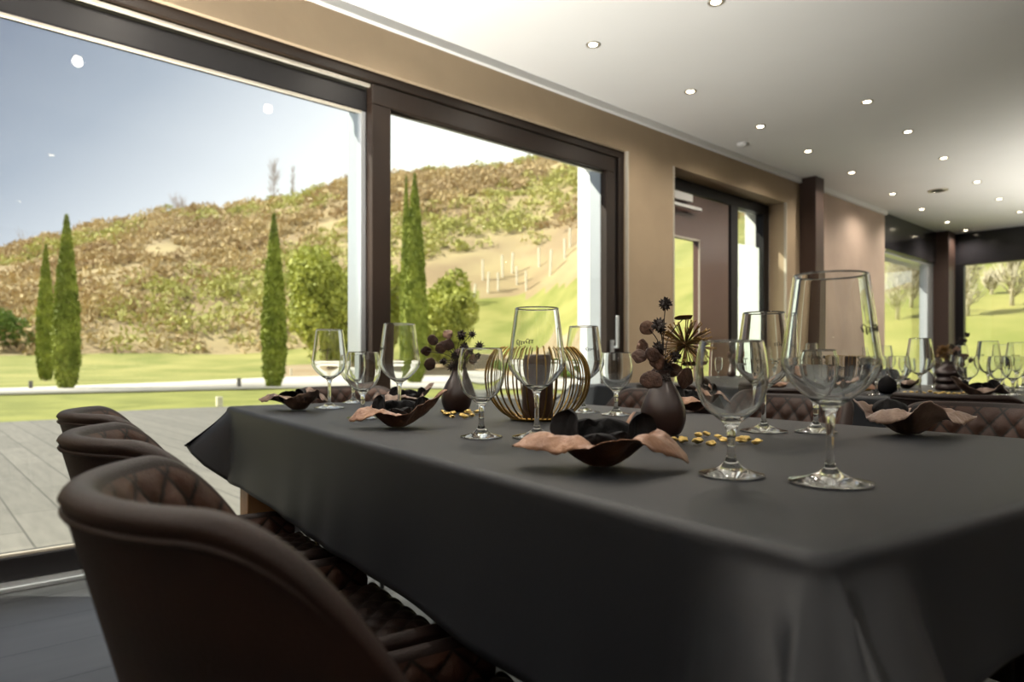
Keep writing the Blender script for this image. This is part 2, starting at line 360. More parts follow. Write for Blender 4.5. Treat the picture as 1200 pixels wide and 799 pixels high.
# far corner glazing
w3 = thing('window_2', 'far corner window under the dark glossy lintel band', 'window'); w3['kind'] = 'structure'
bm = bmesh.new(); bx(bm, E0, XR-.1, YW+.02, YE, 2.34, CZ); obj('lintel_panel', bm, M['band'], w3)
bm = bmesh.new(); bx(bm, E0, E0+.03, YW+.03, YE, 0, 2.34); bx(bm, 10.95, 11.2, YW+.06, YE-.02, 0, 2.34); bx(bm, E0, 11.2, YW+.03, YE, 0, .06); bx(bm, E0, 11.2, YW+.05, YE-.02, 2.29, 2.34)
obj('window_frame', bm, M['alu'], w3)
box('pane', E0+.03, 10.95, YW+.1, YW+.108, .06, 2.3, M['pane'], w3)
struct(box('trim_4', 11.2, 11.5, 3.16, 3.46, 0, CZ, M['steel'], bev=.004))
w4 = thing('window_3', 'wide far end window with a dark glossy band above it', 'window'); w4['kind'] = 'structure'
bm = bmesh.new(); bx(bm, XR, XR+.2, .2, 3.3, 2.34, CZ); obj('lintel_panel', bm, M['band'], w4)
bm = bmesh.new(); bx(bm, XR, XR+.1, 3.08, 3.3, 0, 2.34); bx(bm, XR, XR+.1, .2, 3.08, 0, .06); bx(bm, XR, XR+.1, .2, 3.08, 2.32, 2.34)
obj('window_frame', bm, M['frame_dark'], w4)
box('pane', XR+.05, XR+.058, .2, 3.08, .06, 2.32, M['pane'], w4)

# ------------------------------------------------------------------ downlights
def light(name, loc, power, size, parent=None, spot=None, color=(1,.90,.77)):
    ld = bpy.data.lights.new(name, 'SPOT'); ld.energy = power; ld.color = color; ld.shadow_soft_size = size
    ld.spot_size = math.radians(spot or 150); ld.spot_blend = .9
    o = bpy.data.objects.new(name, ld); COL.objects.link(o); o.location = loc
    if parent: o.parent = parent
    return o
LAMP_W = 34
UP_W = 620  # power of the added ceiling uplights
dlproto = None
def downlight(loc, label, group=None):
    global dlproto
    if dlproto is None:
        t = thing('downlight', label, 'ceiling light', loc, 0, group)
        lathe('ring', [(.024,-.001), (.032,-.006), (.040,-.007), (.043,-.004), (.043,0), (.024,0)], M['lamp_ring'], t, 24, close=True)
        lathe('lens', [(0,-.0035), (.024,-.0035), (.024,-.0005), (0,-.0005)], M['lamp_emit'], t, 24)
        light('bulb', (0,0,-.03), LAMP_W, .03, t)
        dlproto = t; return t
    return dup(dlproto, loc, 0, label, group)
row1 = [(839,0,'ceiling downlight at the top edge of the photo, nearest of the inner row'),
 (695,52,'bright ceiling downlight nearest the window, above the big sliding sash'),
 (809,107,'ceiling downlight above the plaster pier, second along the window row'),
 (891,148,'ceiling downlight above the door recess, third along the window row'),
 (947,177,'ceiling downlight above the brown steel column, fourth along the window row'),
 (998,202,'ceiling downlight beyond the steel column, fifth along the window row'),
 (1046,227,'ceiling downlight above the end of the taupe wall, sixth along the window row'),
 (1016,119,'ceiling downlight out in the room, second of the inner row'),
 (1064,154,'ceiling downlight out in the room, third of the inner row'),
 (1106,185,'ceiling downlight out in the room, fourth of the inner row'),
 (1145,213,'ceiling downlight out in the room, fifth of the inner row'),
 (1171,233,'ceiling downlight out in the room, sixth of the inner row'),
 (1195,248,'faint ceiling downlight at the right edge of the photo'),
 (1080,245,'faint ceiling downlight left of the round ceiling vent, far away'),
 (1110,260,'ceiling downlight just left above the far corner post'),
 (1135,271,'last ceiling downlight before the far dark lintel band')]
for x, y, lb in row1:
    p = at(x, y if y > 0 else 2, CZ); p.z = CZ
    if p.x > XR-.15: p.x = XR-.25
    downlight(p, lb)
for X in (-1.6, -.4, .8, 2.0):
    for Y in (2.75, 1.9):
        downlight(Vector((X, Y, CZ)), 'ceiling downlight above the camera that mirrors in the window glass', 'downlights above the near table')
for X in (-1.5, 1.0, 3.5, 6.0, 8.5):
    for Y in (-.6, -3.0):
        downlight(Vector((X, Y, CZ)), 'ceiling downlight behind the camera in the back of the room', 'downlights in the back of the room')
up = None
for X, Y, k, tl in ((-.25,2.88,1.6,34), (-1.7,1.2,.8,25), (-1.9,-.4,.6,0), (1.5,-2.8,.4,0), (8.6,.2,.55,0), (10.2,-.6,.75,0)):  # unseen uplights added to brighten the ceiling, not fixtures of the room
    t = thing('added_uplight', 'unseen uplight added to brighten the ceiling', 'added light', (X, Y, 0), 0, 'added uplights out of view')
    lathe('housing', [(0,0), (.11,0), (.12,.01), (.10,.10), (.13,.30), (.125,.30), (.11,.24), (0,.24)], M['blackmetal'], t, 32)
    lathe('lens', [(0,.25), (.10,.25), (.10,.26), (0,.26)], M['lamp_emit'], t, 24)
    o = light('bulb', (0,0,.33), UP_W*k, .09, t, 86 if tl else 120, (1,.97,.90)); o.data.spot_blend = .7; o.rotation_euler = (PI, math.radians(tl), 0)
v = thing('ceiling_vent', 'small round metal vent in the ceiling among the far downlights', 'vent', at(1099, 223, CZ))
lathe('rim', [(.07,-.008), (.09,-.01), (.10,-.004), (.10,0), (.07,0)], M['lamp_ring'], v, 24, close=True)
lathe('grille', [(0,-.004), (.03,-.004), (.032,-.001), (.05,-.004), (.069,-.004), (.069,0), (0,0)], M['frame_dark'], v, 24)
s = thing('smoke_detector', 'small round smoke detector on the ceiling near the window row', 'smoke detector', at(870, 168, CZ))
lathe('housing', [(0,-.03), (.03,-.028), (.045,-.018), (.048,0), (0,0)], M['plastic'], s, 24)

# ------------------------------------------------------------------ outside
CREST = [(-900,360), (-400,345), (-150,320), (0,299), (60,280), (130,264), (200,248), (270,245), (330,234), (420,212), (500,204), (560,198), (640,188), (700,182), (800,200), (1000,252), (1200,248), (2400,245)]
FOOTZ = [(-400,1.2), (250,1.9), (420,3.2), (520,5.4), (700,6.0), (1000,3.0), (1500,1.5)]
FOOTR = [(-400,75), (600,75), (720,60), (1000,36), (1600,30)]
def xpix(phi):
    return 600 + F*math.tan(phi)
def ground(phi, R):
    phi = max(-1.35, min(1.35, phi)); x = max(-2500, min(3500, xpix(phi)))
    rf = interp(x, FOOTR); zf = interp(x, FOOTZ); rc = 175 if x < 700 else 150
    zc = H + (425-interp(x, CREST))/F*rc*max(.35, math.cos(phi))
    rs = rf*.6
    if R < rs: return -.06
    if R < rf: return -.06 + (zf+.06)*sstep(rs, rf*1.45, R)/sstep(rs, rf*1.45, rf)
    s = (R-rf)/(rc-rf)
    if s <= 1: return zf + (zc-zf)*(.75*s + .25*math.sin(s*PI/2))
    return zc - (R-rc)*.12
def polar(p): return math.atan2(p.x*UX - p.y*UY, p.x*UY + p.y*UX), math.hypot(p.x, p.y)
na, nr = 300, 130
Rs = [11.5*(330/11.5)**(j/(nr-1)) for j in range(nr)]
V = []; Fc = []; mi = []
for i in range(na):
    phi = math.radians(-80 + 165*i/(na-1))
    for R in Rs:
        w = W(math.sin(phi)*R, math.cos(phi)*R)
        z = ground(phi, R)
        if R > 60: z += 1.3*mnoise.noise(Vector((w.x*.06, w.y*.06, 3)))*min(1, (R-60)/40)
        V.append((w.x, w.y, z))
for i in range(na-1):
    for j in range(nr-1):
        a = i*nr+j; Fc.append((a, a+1, a+nr+1, a+nr))
        phi = math.radians(-80 + 165*(i+.5)/(na-1)); x = xpix(max(-1.4, min(1.4, phi))); R = Rs[j]; w = V[a]
        jt = 5*mnoise.noise(Vector((w[0]*.08, w[1]*.08, 0)))
        rf = interp(x, FOOTR)
        if x > 760: m_ = 1 if R+jt*2 < 90 else 2
        elif R + jt*.6 < 36: m_ = 0
        elif R < rf*.9 and x > 330 and R + jt > 44: m_ = 3 if R < 58 else 1
        elif R + jt*.5 < rf + (6 if x > 440 else -3): m_ = 1
        else: m_ = 2
        mi.append(m_)
g = pyobj('ground', V, Fc, [M['lawn'], M['meadow'], M['hill'], M['soil']], smooth=True)
g.data.polygons.foreach_set('material_index', mi)
struct(g, 'lawn and meadow rising to the dry brown hillside', 'ground')
# lawn close to the house, under the fan of the hillside
bm = bmesh.new(); bx(bm, -12, 20, 3.76, 24, -.3, -.065); struct(obj('lawn', bm, M['lawn']))
# terrace
pts = [(-8,3.755), (14.5,3.755), (14.5,14.6), (2.55,14.6), (2.2,13.1), (-8,12.6)]
bm = bmesh.new(); vs = [bm.verts.new((x, y, -.02)) for x, y in pts]; f = bm.faces.new(vs)
e = bmesh.ops.extrude_face_region(bm, geom=[f]); bmesh.ops.translate(bm, vec=(0,0,-.1), verts=[q for q in e['geom'] if isinstance(q, bmesh.types.BMVert)])
struct(obj('terrace', bm, M['terrace']))
# pale path
near = [(-420,470), (0,463), (200,458.5), (320,455.5), (430,455), (560,456), (760,458)]
far = [(-420,463), (0,456.5), (200,449), (320,443), (430,440), (560,439.5), (760,440)]
def gp(x, y, lift=.0):
    phi = math.atan2((x-600), F); z = -.06
    for _ in range(12):
        d = (H - z)*F/(y-HY); z2 = ground(phi, d/math.cos(phi)); z = z + .5*(z2-z)
        if H-z < .05: break
    return W((x-600)/F*d, d, z2+lift)
V = []; Fc = []
for k in range(40):
    t = k/39*6; i = min(5, int(t)); u = t-i
    for L_ in (near, far):
        x = L_[i][0]+(L_[i+1][0]-L_[i][0])*u; y = L_[i][1]+(L_[i+1][1]-L_[i][1])*u
        d = (H+.04)*F/(y-HY); V.append(tuple(W((x-600)/F*d, d, -.035)))
    for L_ in (): pass
for k in range(39):
    a = 2*k; Fc.append((a, a+1, a+3, a+2))
po = pyobj('path', V, Fc, M['road'], recalc=True); struct(po)
sm = po.modifiers.new('thick', 'SOLIDIFY'); sm.thickness = .05; sm.offset = -1

def ground_at(x, R=None, d=None):
    phi = math.atan2(x-600, F)
    if R is None: R = d/math.cos(phi)
    z = ground(phi, R); w = W(math.sin(phi)*R, math.cos(phi)*R, z); return w
def cypress(x, ybase, ytop, wpx, label):
    d = (H+.06)*F/(ybase-HY); h = (ybase-ytop)*d/F; w = wpx*d/F/2
    t = thing('cypress_tree', label, 'tree', ray(x, d, -.06), rng.uniform(0, 6))
    prof = lambda s: w*(1.0-.55*math.exp(-s*9))*(1-s**1.9)**.9 if s < 1 else 0
    core = [(0,.12)] + [(prof(s)*.86*max(.0,1), .12+s*(h-.12)*.985) for s in [i/24 for i in range(24)]] + [(0,h*.985)]
    n = int(9000)
    s = rng.uniform(0, 1, n)**.95; th = rng.uniform(0, 2*PI, n)
    rad = np.array([prof(a) for a in s])*(rng.uniform(.84, 1.05, n) + .07*np.sin(th*5+s*18) + .05*np.sin(s*60+th*2))
    C = np.stack([rad*np.cos(th), rad*np.sin(th), .1+s*(h-.1)], 1)
    trimesh('foliage', leaves(C, .13, up=2.2), M['cypress'], t)
    lathe('inner_foliage', core, M['cypress'], t, 20)
    Vt, Ft = tubes([([(0,0,-.05), (0,0,.3), (0,0,h*.5)], [.09,.08,.04])], 8); pyobj('trunk', Vt, Ft, M['bare'], t)
    return t
cypress(78, 457, 253, 30, 'tall cypress left of centre on the lawn, larger of the left pair')
cypress(53.5, 446, 287, 21, 'slimmer cypress farthest left, behind its larger neighbour')
cypress(321, 455, 251, 30, 'lone tall cypress in the middle of the left window pane')
cypress(486, 450, 204, 33, 'tall cypress seen through the right pane beside the mullion')
cypress(476, 441, 206, 17, 'slim cypress tip mostly hidden behind the right pane cypress')
def bush(name, x, d, w, h, label, m, n=9000, leaf=.3, z=None, blobs=9, group=None):
    p = ground_at(x, d=d)
    if z is not None: p.z = z
    t = thing(name, label, 'tree' if h > 3 else 'shrub', p, 0, group)
    Cs = []
    for k in range(blobs):
        c = rng.uniform(-1, 1, 3)*[w*.3, w*.22, h*.28] + [0, 0, h*.52]
        r = np.array([w*.27, w*.25, h*.26])*rng.uniform(.75, 1.15)
        v = rng.normal(size=(n//blobs, 3)); v /= np.linalg.norm(v, axis=1)[:, None]
        Cs.append(c + v*r*rng.uniform(.75, 1.06, (n//blobs, 1)))
    trimesh('foliage', leaves(np.concatenate(Cs), leaf), m, t)
    Vt, Ft = tubes([([(0,0,-.1), (0,0,h*.3), (w*.1,0,h*.6)], [w*.03,w*.025,w*.01]), ([(0,0,h*.25), (-w*.15,0,h*.6)], [w*.02,w*.008]), ([(0,0,h*.2), (0,w*.12,h*.55)], [w*.02,w*.008])], 6)
    pyobj('trunk', Vt, Ft, M['bare'], t)
    return t
bush('evergreen_tree', 382, 50, 6.6, 8.8, 'broad yellow green evergreen right of the lone cypress', M['laurel'], 14000, .34, blobs=14)
bush('evergreen_tree', 530, 54, 5.6, 7.9, 'rounded dark green evergreen right of the cypress in the right pane', M['laurel'], 12000, .32, blobs=13)
bush('evergreen_tree', 455, 58, 5.5, 7.5, 'green tree behind the window mullion', M['laurel'], 8000, .34)
bush('shrub', 10, 62, 4.0, 3.4, 'dark green shrub at the far left edge of the field', M['hedge'], 3000, .3)
bush('low_hedge', 665, 40, 6.5, 1.2, 'low dark green hedge behind the tall middle wine glass', M['hedge'], 4000, .2, blobs=12)
# brush on the hillside
def lump(x, d, w, h):
    p = ground_at(x, d=d); return p
P = []; PG = []
for k in range(4300):
    x = rng.uniform(-420, 1650); rf = interp(x, FOOTR); rc = 176 if x < 700 else 150
    s = rng.uniform(0, 1)**.85
    phi = math.atan2(x-600, F)
    if 430 < x < 720: s0 = .20
    elif x >= 720: s0 = .22
    else: s0 = -.02
    R = rf + (rc-rf)*(s0+(1.0-s0)*s)
    if x >= 720 and rng.uniform() < .5: continue
    z = ground(phi, R); w = W(math.sin(phi)*R, math.cos(phi)*R, z)
    big = rng.uniform(.9, 2.3)*(1.35 if R < rf+22 and x < 430 else 1)
    green = (mnoise.noise(Vector((w.x*.03, w.y*.03, 7))) + rng.uniform(-.25, .25)) > (.22 if x < 330 else .12)
    n = 62
    v = rng.normal(size=(n, 3)); v /= np.linalg.norm(v, axis=1)[:, None]; v[:, 2] = np.abs(v[:, 2])
    c = np.array([w.x, w.y, z-.2]) + v*[big*1.1, big*1.1, big*rng.uniform(.8, 1.25)]*rng.uniform(.6, 1.05, (n, 1))
    (PG if green else P).append(leaves(c, .62*(R/110)**.5, up=.8))
tag(trimesh('hillside_brush', np.concatenate(P), M['brush']), 'bare brown winter brush covering the hillside', 'brush', kind='stuff')
tag(trimesh('hillside_shrubs', np.concatenate(PG), M['brush_g']), 'yellow green shrubs mixed through the hillside brush', 'shrubs', kind='stuff')
def bare_tree(x, ytop, d, wpx, label, group=None):
    p = ground_at(x, d=d); h = H + (425-ytop)/F*d - p.z; w = wpx*d/F/2
    k_ = max(.55, h/14); Vv = [([(0,0,-.3), (0,0,h*.5), (.1,0,h)], [.20*k_,.11*k_,.02])]
    for k in range(70):
        z0 = h*rng.uniform(.12, .9); a = rng.uniform(0, 2*PI); L_ = w*(1.15-z0/h*.5)*rng.uniform(.5, 1)
        e = Vector((math.cos(a)*L_, math.sin(a)*L_, z0 + L_*rng.uniform(.8, 1.9)))
        Vv.append(([(0,0,z0), (e.x*.5, e.y*.5, (z0+e.z)/2-.1), tuple(e)], [.05*k_,.035*k_,.012]))
        for q in range(3):
            b = Vector((e.x*.6, e.y*.6, z0+(e.z-z0)*.6)); Vv.append(([tuple(b), tuple(b + Vector(rng.uniform(-1, 1, 3))*w*.4 + Vector((0,0,w*.4)))], [.03*k_,.01]))
    Vt, Ft = tubes(Vv, 4); o = pyobj('bare_tree', Vt, Ft, M['birch' if d < 60 else 'bare'])
    o.location = p; tag(o, label, 'tree', group); return o
bare_tree(321, 188, 168, 20, 'tall bare poplar on the ridge, taller of the two')
bare_tree(343, 192, 170, 9, 'slim bare poplar on the ridge, right of the taller one')
bare_tree(209, 236, 168, 26, 'small bare tree on the ridge, left of the poplars')
bare_tree(30, 281, 165, 30, 'bare tree on the low ridge at the far left')
bare_tree(408, 212, 168, 14, 'bare tree on the ridge just left of the mullion')
for x, yt, d, w_, lb in [(1052,300,31,44,'pale bare tree outside the far corner window, left one'), (1068,310,33,34,'pale bare tree outside the far corner window, right one'), (1134,296,30,44,'bare tree outside the far end window beside the corner post'), (1186,296,31,44,'bare tree outside the far end window at the right edge of the photo'), (1162,325,34,24,'low bare tree in the middle of the far end window')]:
    bare_tree(x, yt, d, w_, lb)
# vineyard posts and bollards
for k, x in enumerate([556,566,572,584,589,600,606,617,632,645,662,668,678,541]):
    phi = math.atan2(x-600, F); R = 82+rng.uniform(-3, 6); z = ground(phi, R); w = W(math.sin(phi)*R, math.cos(phi)*R, z)
    o = box('vineyard_post', -.10, .10, -.10, .10, -.3, 2.0+rng.uniform(0, 1.0), M['post'], bev=.03); o.location = w; o.rotation_euler = (rng.uniform(-.05,.05), rng.uniform(-.06,.06), 0)
    tag(o, 'pale wooden vineyard post standing above the green meadow', 'post', 'vineyard posts above the meadow')
for (x, y, h, m_, lb) in [(280,455,.38,'bollard','short dark bollard on the near edge of the path, left of the lone cypress'), (341,441,.42,'post','short white post on the path right of the lone cypress'), (36,457,.32,'bollard','short dark bollard on the path at the far left'), (257,476,.16,'post','tiny pale marker post at the terrace edge behind the table corner')]:
    d = (H+.05)*F/(y-HY)
    o = box('bollard', -.06, .06, -.06, .06, 0, h if m_ == 'bollard' else h*1.3, M[m_], bev=.01); o.location = ray(x, d, -.05); tag(o, lb, 'bollard')

# ------------------------------------------------------------------ tables
P0, P1 = .4286, 1.4045; Q0, Q1 = .262, 2.20
def make_cloth(p0, p1, q0, q1, label):
    w, l = p1-p0, q1-q0; c = T((p0+p1)/2, (q0+q1)/2, TZ)
    rc = .018
    loop = []   # (x, y, nx, ny, cornerdist, side, tangent coordinate)
    def side(a, b, n, kind, N):
        Lk = (Vector(b)-Vector(a)).length
        for i in range(N):
            t = i/N; u = t*Lk
            loop.append((a[0]+(b[0]-a[0])*t, a[1]+(b[1]-a[1])*t, n[0], n[1], min(u, Lk-u), kind, u))
    def corner(cx, cy, a0):
        for i in range(10):
            a = a0 + (i+.0)/10*PI/2; loop.append((cx+rc*math.cos(a), cy+rc*math.sin(a), math.cos(a), math.sin(a), 0, 2+i/10, a))
    X, Y = w/2, l/2
    side((X, -Y+rc), (X, Y-rc), (1,0), 0, 110); corner(X-rc, Y-rc, 0)
    side((X-rc, Y), (-X+rc, Y), (0,1), 1, 60); corner(-X+rc, Y-rc, PI/2)
    side((-X, Y-rc), (-X, -Y+rc), (-1,0), 0, 110); corner(-X+rc, -Y+rc, PI)
    side((-X+rc, -Y), (X-rc, -Y), (0,-1), 1, 60); corner(X-rc, -Y+rc, 3*PI/2)
    N = len(loop); K = 22; V = []; Fc = []
    # top: inner rings shrink to the centre
    rings = [.0, .35, .7, .9, .955]
    for s in rings[1:]:
        for (x, y, *_r) in loop: V.append((x*s, y*s, 0.0))
    Rb = .012
    for k in range(K+1):
        for (x, y, nx, ny, cd, kind, u) in loop:
            if kind == 0: drop, fl = .205, .012
            elif kind == 1: drop, fl = .125, .012
            else: drop, fl = .125 + .08*(1-abs(2*(kind-2.0)-1)*0) , .02
            e = math.exp(-(cd/.11)**2) if kind in (0, 1) else 1.0
            cone = math.exp(-((cd-.045)/.035)**2)
            # the corner hangs as a pulled-out fold
            if kind in (0, 1):
                e = 1-sstep(.035, .10, cd)
                drop = drop + (.112-drop)*e*.9; fl = fl + .130*e
            else:
                f_ = abs(2*(kind-2)-1); fl = .095 + .035*f_; drop = .114
            if k <= 5:
                a = k/5*PI/2; off = Rb*math.sin(a)-Rb; dz = -Rb*(1-math.cos(a))
            else:
                t = (k-5)/(K-5); off = fl*t**1.15; dz = -Rb - (drop-Rb)*t
                wv = ((.5+.5*math.sin(u*9+kind*2+.8*math.sin(u*5)))*.009 + .0022*math.sin(u*31+1+2*math.sin(u*7)))*t*t
                if kind in (0, 1): off += wv*(1-e)
            # sideways splay of the fold near corners
            tx = 0; ty = 0
            if kind in (0, 1):
                dgx, dgy = math.copysign(.707, x), math.copysign(.707, y)
                dx, dy = nx*(1-e)+dgx*e, ny*(1-e)+dgy*e
            else: dx, dy = nx*.5+math.copysign(.354, x), ny*.5+math.copysign(.354, y)
            ll = math.hypot(dx, dy); V.append((x+dx/ll*off, y+dy/ll*off, dz))
    nr_ = len(rings)-1 + K+1
    cidx = len(V); V.append((0, 0, 0))
    for i in range(N): Fc.append((cidx, i, (i+1) % N))
    for k in range(nr_-1):
        for i in range(N):
            a = k*N+i; b = k*N+(i+1) % N; Fc.append((a, b, b+N, a+N))
    o = pyobj('tablecloth', V, Fc, M['cloth'], smooth=True, recalc=True); o.location = (c.x, c.y, TZ-.0015); o.rotation_euler = (0, 0, TROT)
    s_ = o.modifiers.new('thick', 'SOLIDIFY'); s_.thickness = .0012; s_.offset = -1
    tag(o, label, 'tablecloth'); return o
def make_table(p0, p1, q0, q1, label):
    w, l = p1-p0, q1-q0; c = T((p0+p1)/2, (q0+q1)/2, 0)
    t = thing('dining_table', label, 'table', (c.x, c.y, 0), TROT)
    box('tabletop', -w/2+.014, w/2-.014, -l/2+.014, l/2-.014, TZ-.05, TZ-.005, M['oak'], t, .003)
    bm = bmesh.new()
    X, Y = w/2-.10, l/2-.10
    bx(bm, -X, X, -Y-.015, -Y+.015, TZ-.13, TZ-.05); bx(bm, -X, X, Y-.015, Y+.015, TZ-.13, TZ-.05); bx(bm, -X-.015, -X+.015, -Y, Y, TZ-.13, TZ-.05); bx(bm, X-.015, X+.015, -Y, Y, TZ-.13, TZ-.05)
    obj('apron', bm, M['oak'], t)
    for sx in (-1, 1):
        for sy in (-1, 1):
            cx, cy = sx*(w/2-.085), sy*(l/2-.075); box('leg', cx-.05, cx+.05, cy-.05, cy+.05, 0, TZ-.05, M['oak'], t, .004)
    return t
make_table(P0, P1, Q0, Q1, 'wooden dining table under the charcoal cloth in the foreground')
make_cloth(P0, P1, Q0, Q1, 'charcoal cloth draped over the foreground table')
A0, A1, B0, B1 = 2.62, 4.30, .35, 3.3
make_table(A0, A1, B0, B1, 'second dining table behind the far chairs')
make_cloth(A0, A1, B0, B1, 'dark cloth on the second table behind the far chairs')

# ------------------------------------------------------------------ chairs
def quilt(a, b, per=.07, depth=.0075):
    u = (a+b*1.0)/per; v = (a-b*1.0)/per
    du = abs(u-round(u)); dv = abs(v-round(v)); 
    k = lambda q: 1-math.exp(-(q/.17)**1.2)
    return depth*k(du)*k(dv)
def rimz(x):
    return .52 + .28*(1-sstep(.06, .34, x))
QP = .060
M['quilt_seat'] = quilt_mat('stitched_dark_seat_leather', M['leather'])
def chair_mesh():
    QUV.clear()
    NS = 260; HW = .235; XA = .50; XC = .25
    # plan curve, arc length parameterised
    raw = []
    for i in range(400):
        t = i/399
        raw.append(t)
    pts = []
    La = XA-XC; Lc = PI*.5*(HW+XC)*1.0; tot = 2*La+Lc
    for i in range(NS+1):
        s = i/NS*tot
        if s < La: x, y, nx, ny = XA-s, -HW, 0, -1
        elif s > La+Lc: x, y, nx, ny = XC+(s-La-Lc), HW, 0, 1
        else:
            a = (s-La)/Lc*PI; x = XC - XC*math.sin(a); y = -HW*math.cos(a); nx, ny = -math.sin(a)*HW, -math.cos(a)*XC
            l_ = math.hypot(nx, ny); nx /= l_; ny /= l_
        pts.append((x, y, nx, ny, s-tot/2))
    th = .030; Vo = []; prof_n = None
    NO, NR, NI = 14, 9, 60
    zb = .31
    for (x, y, nx, ny, s) in pts:
        zr = rimz(x) if abs(s) > 0 else rimz(x)
        xr = sstep(XA-.05, XA, x)    # arm fronts rounded
        zr2 = zr - .02*xr
        col = []
        back = max(0, -nx)
        lean = lambda z: (.80-z)*(.26*back + .06*(1-back))   # inward with depth
        for k in range(NO):      # outer face, bottom to top
            z = zb + (zr2-.015-zb)*k/(NO-1); o_ = -lean(z); col.append((x+nx*o_, y+ny*o_, z))
        o0 = -lean(zr2)
        for k in range(1, NR+1):
            a = PI*k/(NR+1); rr = th/2; off = o0 - rr + rr*math.cos(a); col.append((x+nx*off, y+ny*off, zr2-.015+rr*math.sin(a)))
        for k in range(NI):      # inner face, top to bottom
            z = zr2-.015 + (zb-zr2+.015)*k/(NI-1); t = k/(NI-1)
            edge = min(1, k/3.0)
            off = -lean(z) - th - quilt(s, z, QP, .009)*edge; col.append((x+nx*off, y+ny*off, z))
        Vo += col; QUV.extend([(s/QP, c_[2]/QP) for c_ in col])
    n = NO+NR+NI; Fc = []; mi = []
    for i in range(NS):
        for k in range(n-1):
            a = i*n+k; Fc.append((a, a+n, a+n+1, a+1)); mi.append(1 if k >= NO+NR-1 else 0)
        a = i*n; Fc.append((a+n-1, a+2*n-1, a+n, a)); mi.append(0)
    Fc.append(tuple(range(n))); mi.append(0); Fc.append(tuple(reversed(range(NS*n, (NS+1)*n)))); mi.append(0)
    return Vo, Fc, mi
QUV = []
chair_proto = None
def make_chair(loc, rz, label):
    t = thing('tub_chair', label, 'chair', loc, rz)
    Vc, Fc, mi = chair_mesh()
    b = pyobj('backrest', Vc, Fc, [M['leather'], M['quilt']], t, True, recalc=False); b.data.polygons.foreach_set('material_index', mi)
    uvl = b.data.uv_layers.new(name='q')
    for l_ in b.data.loops: uvl.data[l_.index].uv = QUV[l_.vertex_index]
    # piping along the outer edge of the rim
    path = []
    for i in range(0, 91):
        a = i/90*PI; x = .25-.25*math.sin(a); y = -.235*math.cos(a)
        path.append((x, y))
    path = [(.48-.23*k/12, -.235) for k in range(12)] + path + [(.25+.23*(k+1)/12, .235) for k in range(12)]
    pp = []
    for (x, y) in path:
        back = max(0, 1-x/.25) if x < .25 else 0; back = math.sin(min(1, max(0, (.25-x)/.25))*PI/2)
        z = rimz(x)-.020; o_ = (.80-z)*(.26*back + .06*(1-back)) - .001
        dx, dy = (x-.25)/.25 if x < .25 else 0, y/.235; l_ = math.hypot(dx, dy); pp.append((x - dx/l_*o_, y - dy/l_*o_, z))
    Vt, Ft = tubes([(pp, .0028)], 6); pyobj('piping', Vt, Ft, M['leather'], t)
    # seat cushion
    N = 84; V = []; F2 = []
    def plan(u, v):  # u 0..1 front-back, v -1..1
        x = .105 + u*(.53-.105); hw = .19*min(1, math.sqrt(max(0, 1-((.25-x)/.155)**2))) if x < .25 else .19 + .03*(x-.25)
        return x, v*max(hw, .06)
    for i in range(N+1):
        for j in range(N+1):
            u, v_ = i/N, -1+2*j/N; x, y = plan(u, v_)
            ed = min(1, (1-abs(v_))*9, u*14, (1-u)*14); ed = math.sqrt(max(0, 1-(1-ed)**2))
            z = .435 + .028*ed + quilt(x, y, .052, .007)*ed - .012*math.exp(-((x-.27)**2+y*y)/.03)
            V.append((x, y, z))
    for i in range(N):
        for j in range(N):
            a = i*(N+1)+j; F2.append((a, a+1, a+N+2, a+N+1))
    base = len(V); ring = [j for j in range(N+1)] + [i*(N+1)+N for i in range(1, N+1)] + [N*(N+1)+j for j in range(N-1, -1, -1)] + [i*(N+1) for i in range(N-1, 0, -1)]
    for r_ in ring: V.append((V[r_][0], V[r_][1], .375))
    m_ = len(ring)
    for k in range(m_): F2.append((ring[k], base+k, base+(k+1) % m_, ring[(k+1) % m_]))
    F2.append(tuple(base+k for k in range(m_)))
    st = pyobj('seat', V, F2, M['quilt_seat'], t, True, recalc=True); ul = st.data.uv_layers.new(name='q')
    for l_ in st.data.loops: q = st.data.vertices[l_.vertex_index].co; ul.data[l_.index].uv = (q.x/.052, q.y/.052)
    for sx, sy in ((.17,-.12), (.17,.12), (.44,-.17), (.44,.17)):
        ex = sx + (-.05 if sx < .2 else .03); ey = sy*1.16
        Vt, Ft = tubes([([(sx, sy, .395), (ex, ey, .004)], [.014, .009]), ], 10); pyobj('leg', Vt, Ft, M['blackmetal'], t)
    return t
YAW = TROT
ch = make_chair(T(0, .61), YAW, 'nearest brown quilted tub chair, blurred at the lower left')
chair_proto = ch
dup(ch, T(0, 1.07), YAW, 'brown quilted tub chair, middle of the three by the window side')
dup(ch, T(0, 1.55), YAW, 'brown quilted tub chair, farthest of the three by the window side')
dup(ch, T(.93, Q1+.44), YAW-PI/2, 'brown tub chair pulled up to the far short end of the table')
dup(ch, T(1.80, .66), YAW+PI, 'quilted tub chair opposite, right behind the crumpled silvery leaf bowl')
dup(ch, T(1.80, 1.15), YAW+PI, 'quilted tub chair opposite, seen behind the two right goblets')
dup(ch, T(1.80, 1.66), YAW+PI, 'dark tub chair opposite, behind the flower vase on the right')
dup(ch, T(2.14, .97), YAW, 'grey brown tub chair with its plain back to us at the second table')
dup(ch, T(2.16, 1.56), YAW, 'tub chair at the second table, left of the plain backed one, half hidden')
dup(ch, T(2.16, 2.14), YAW, 'tub chair at the second table seen left of the flower vase')

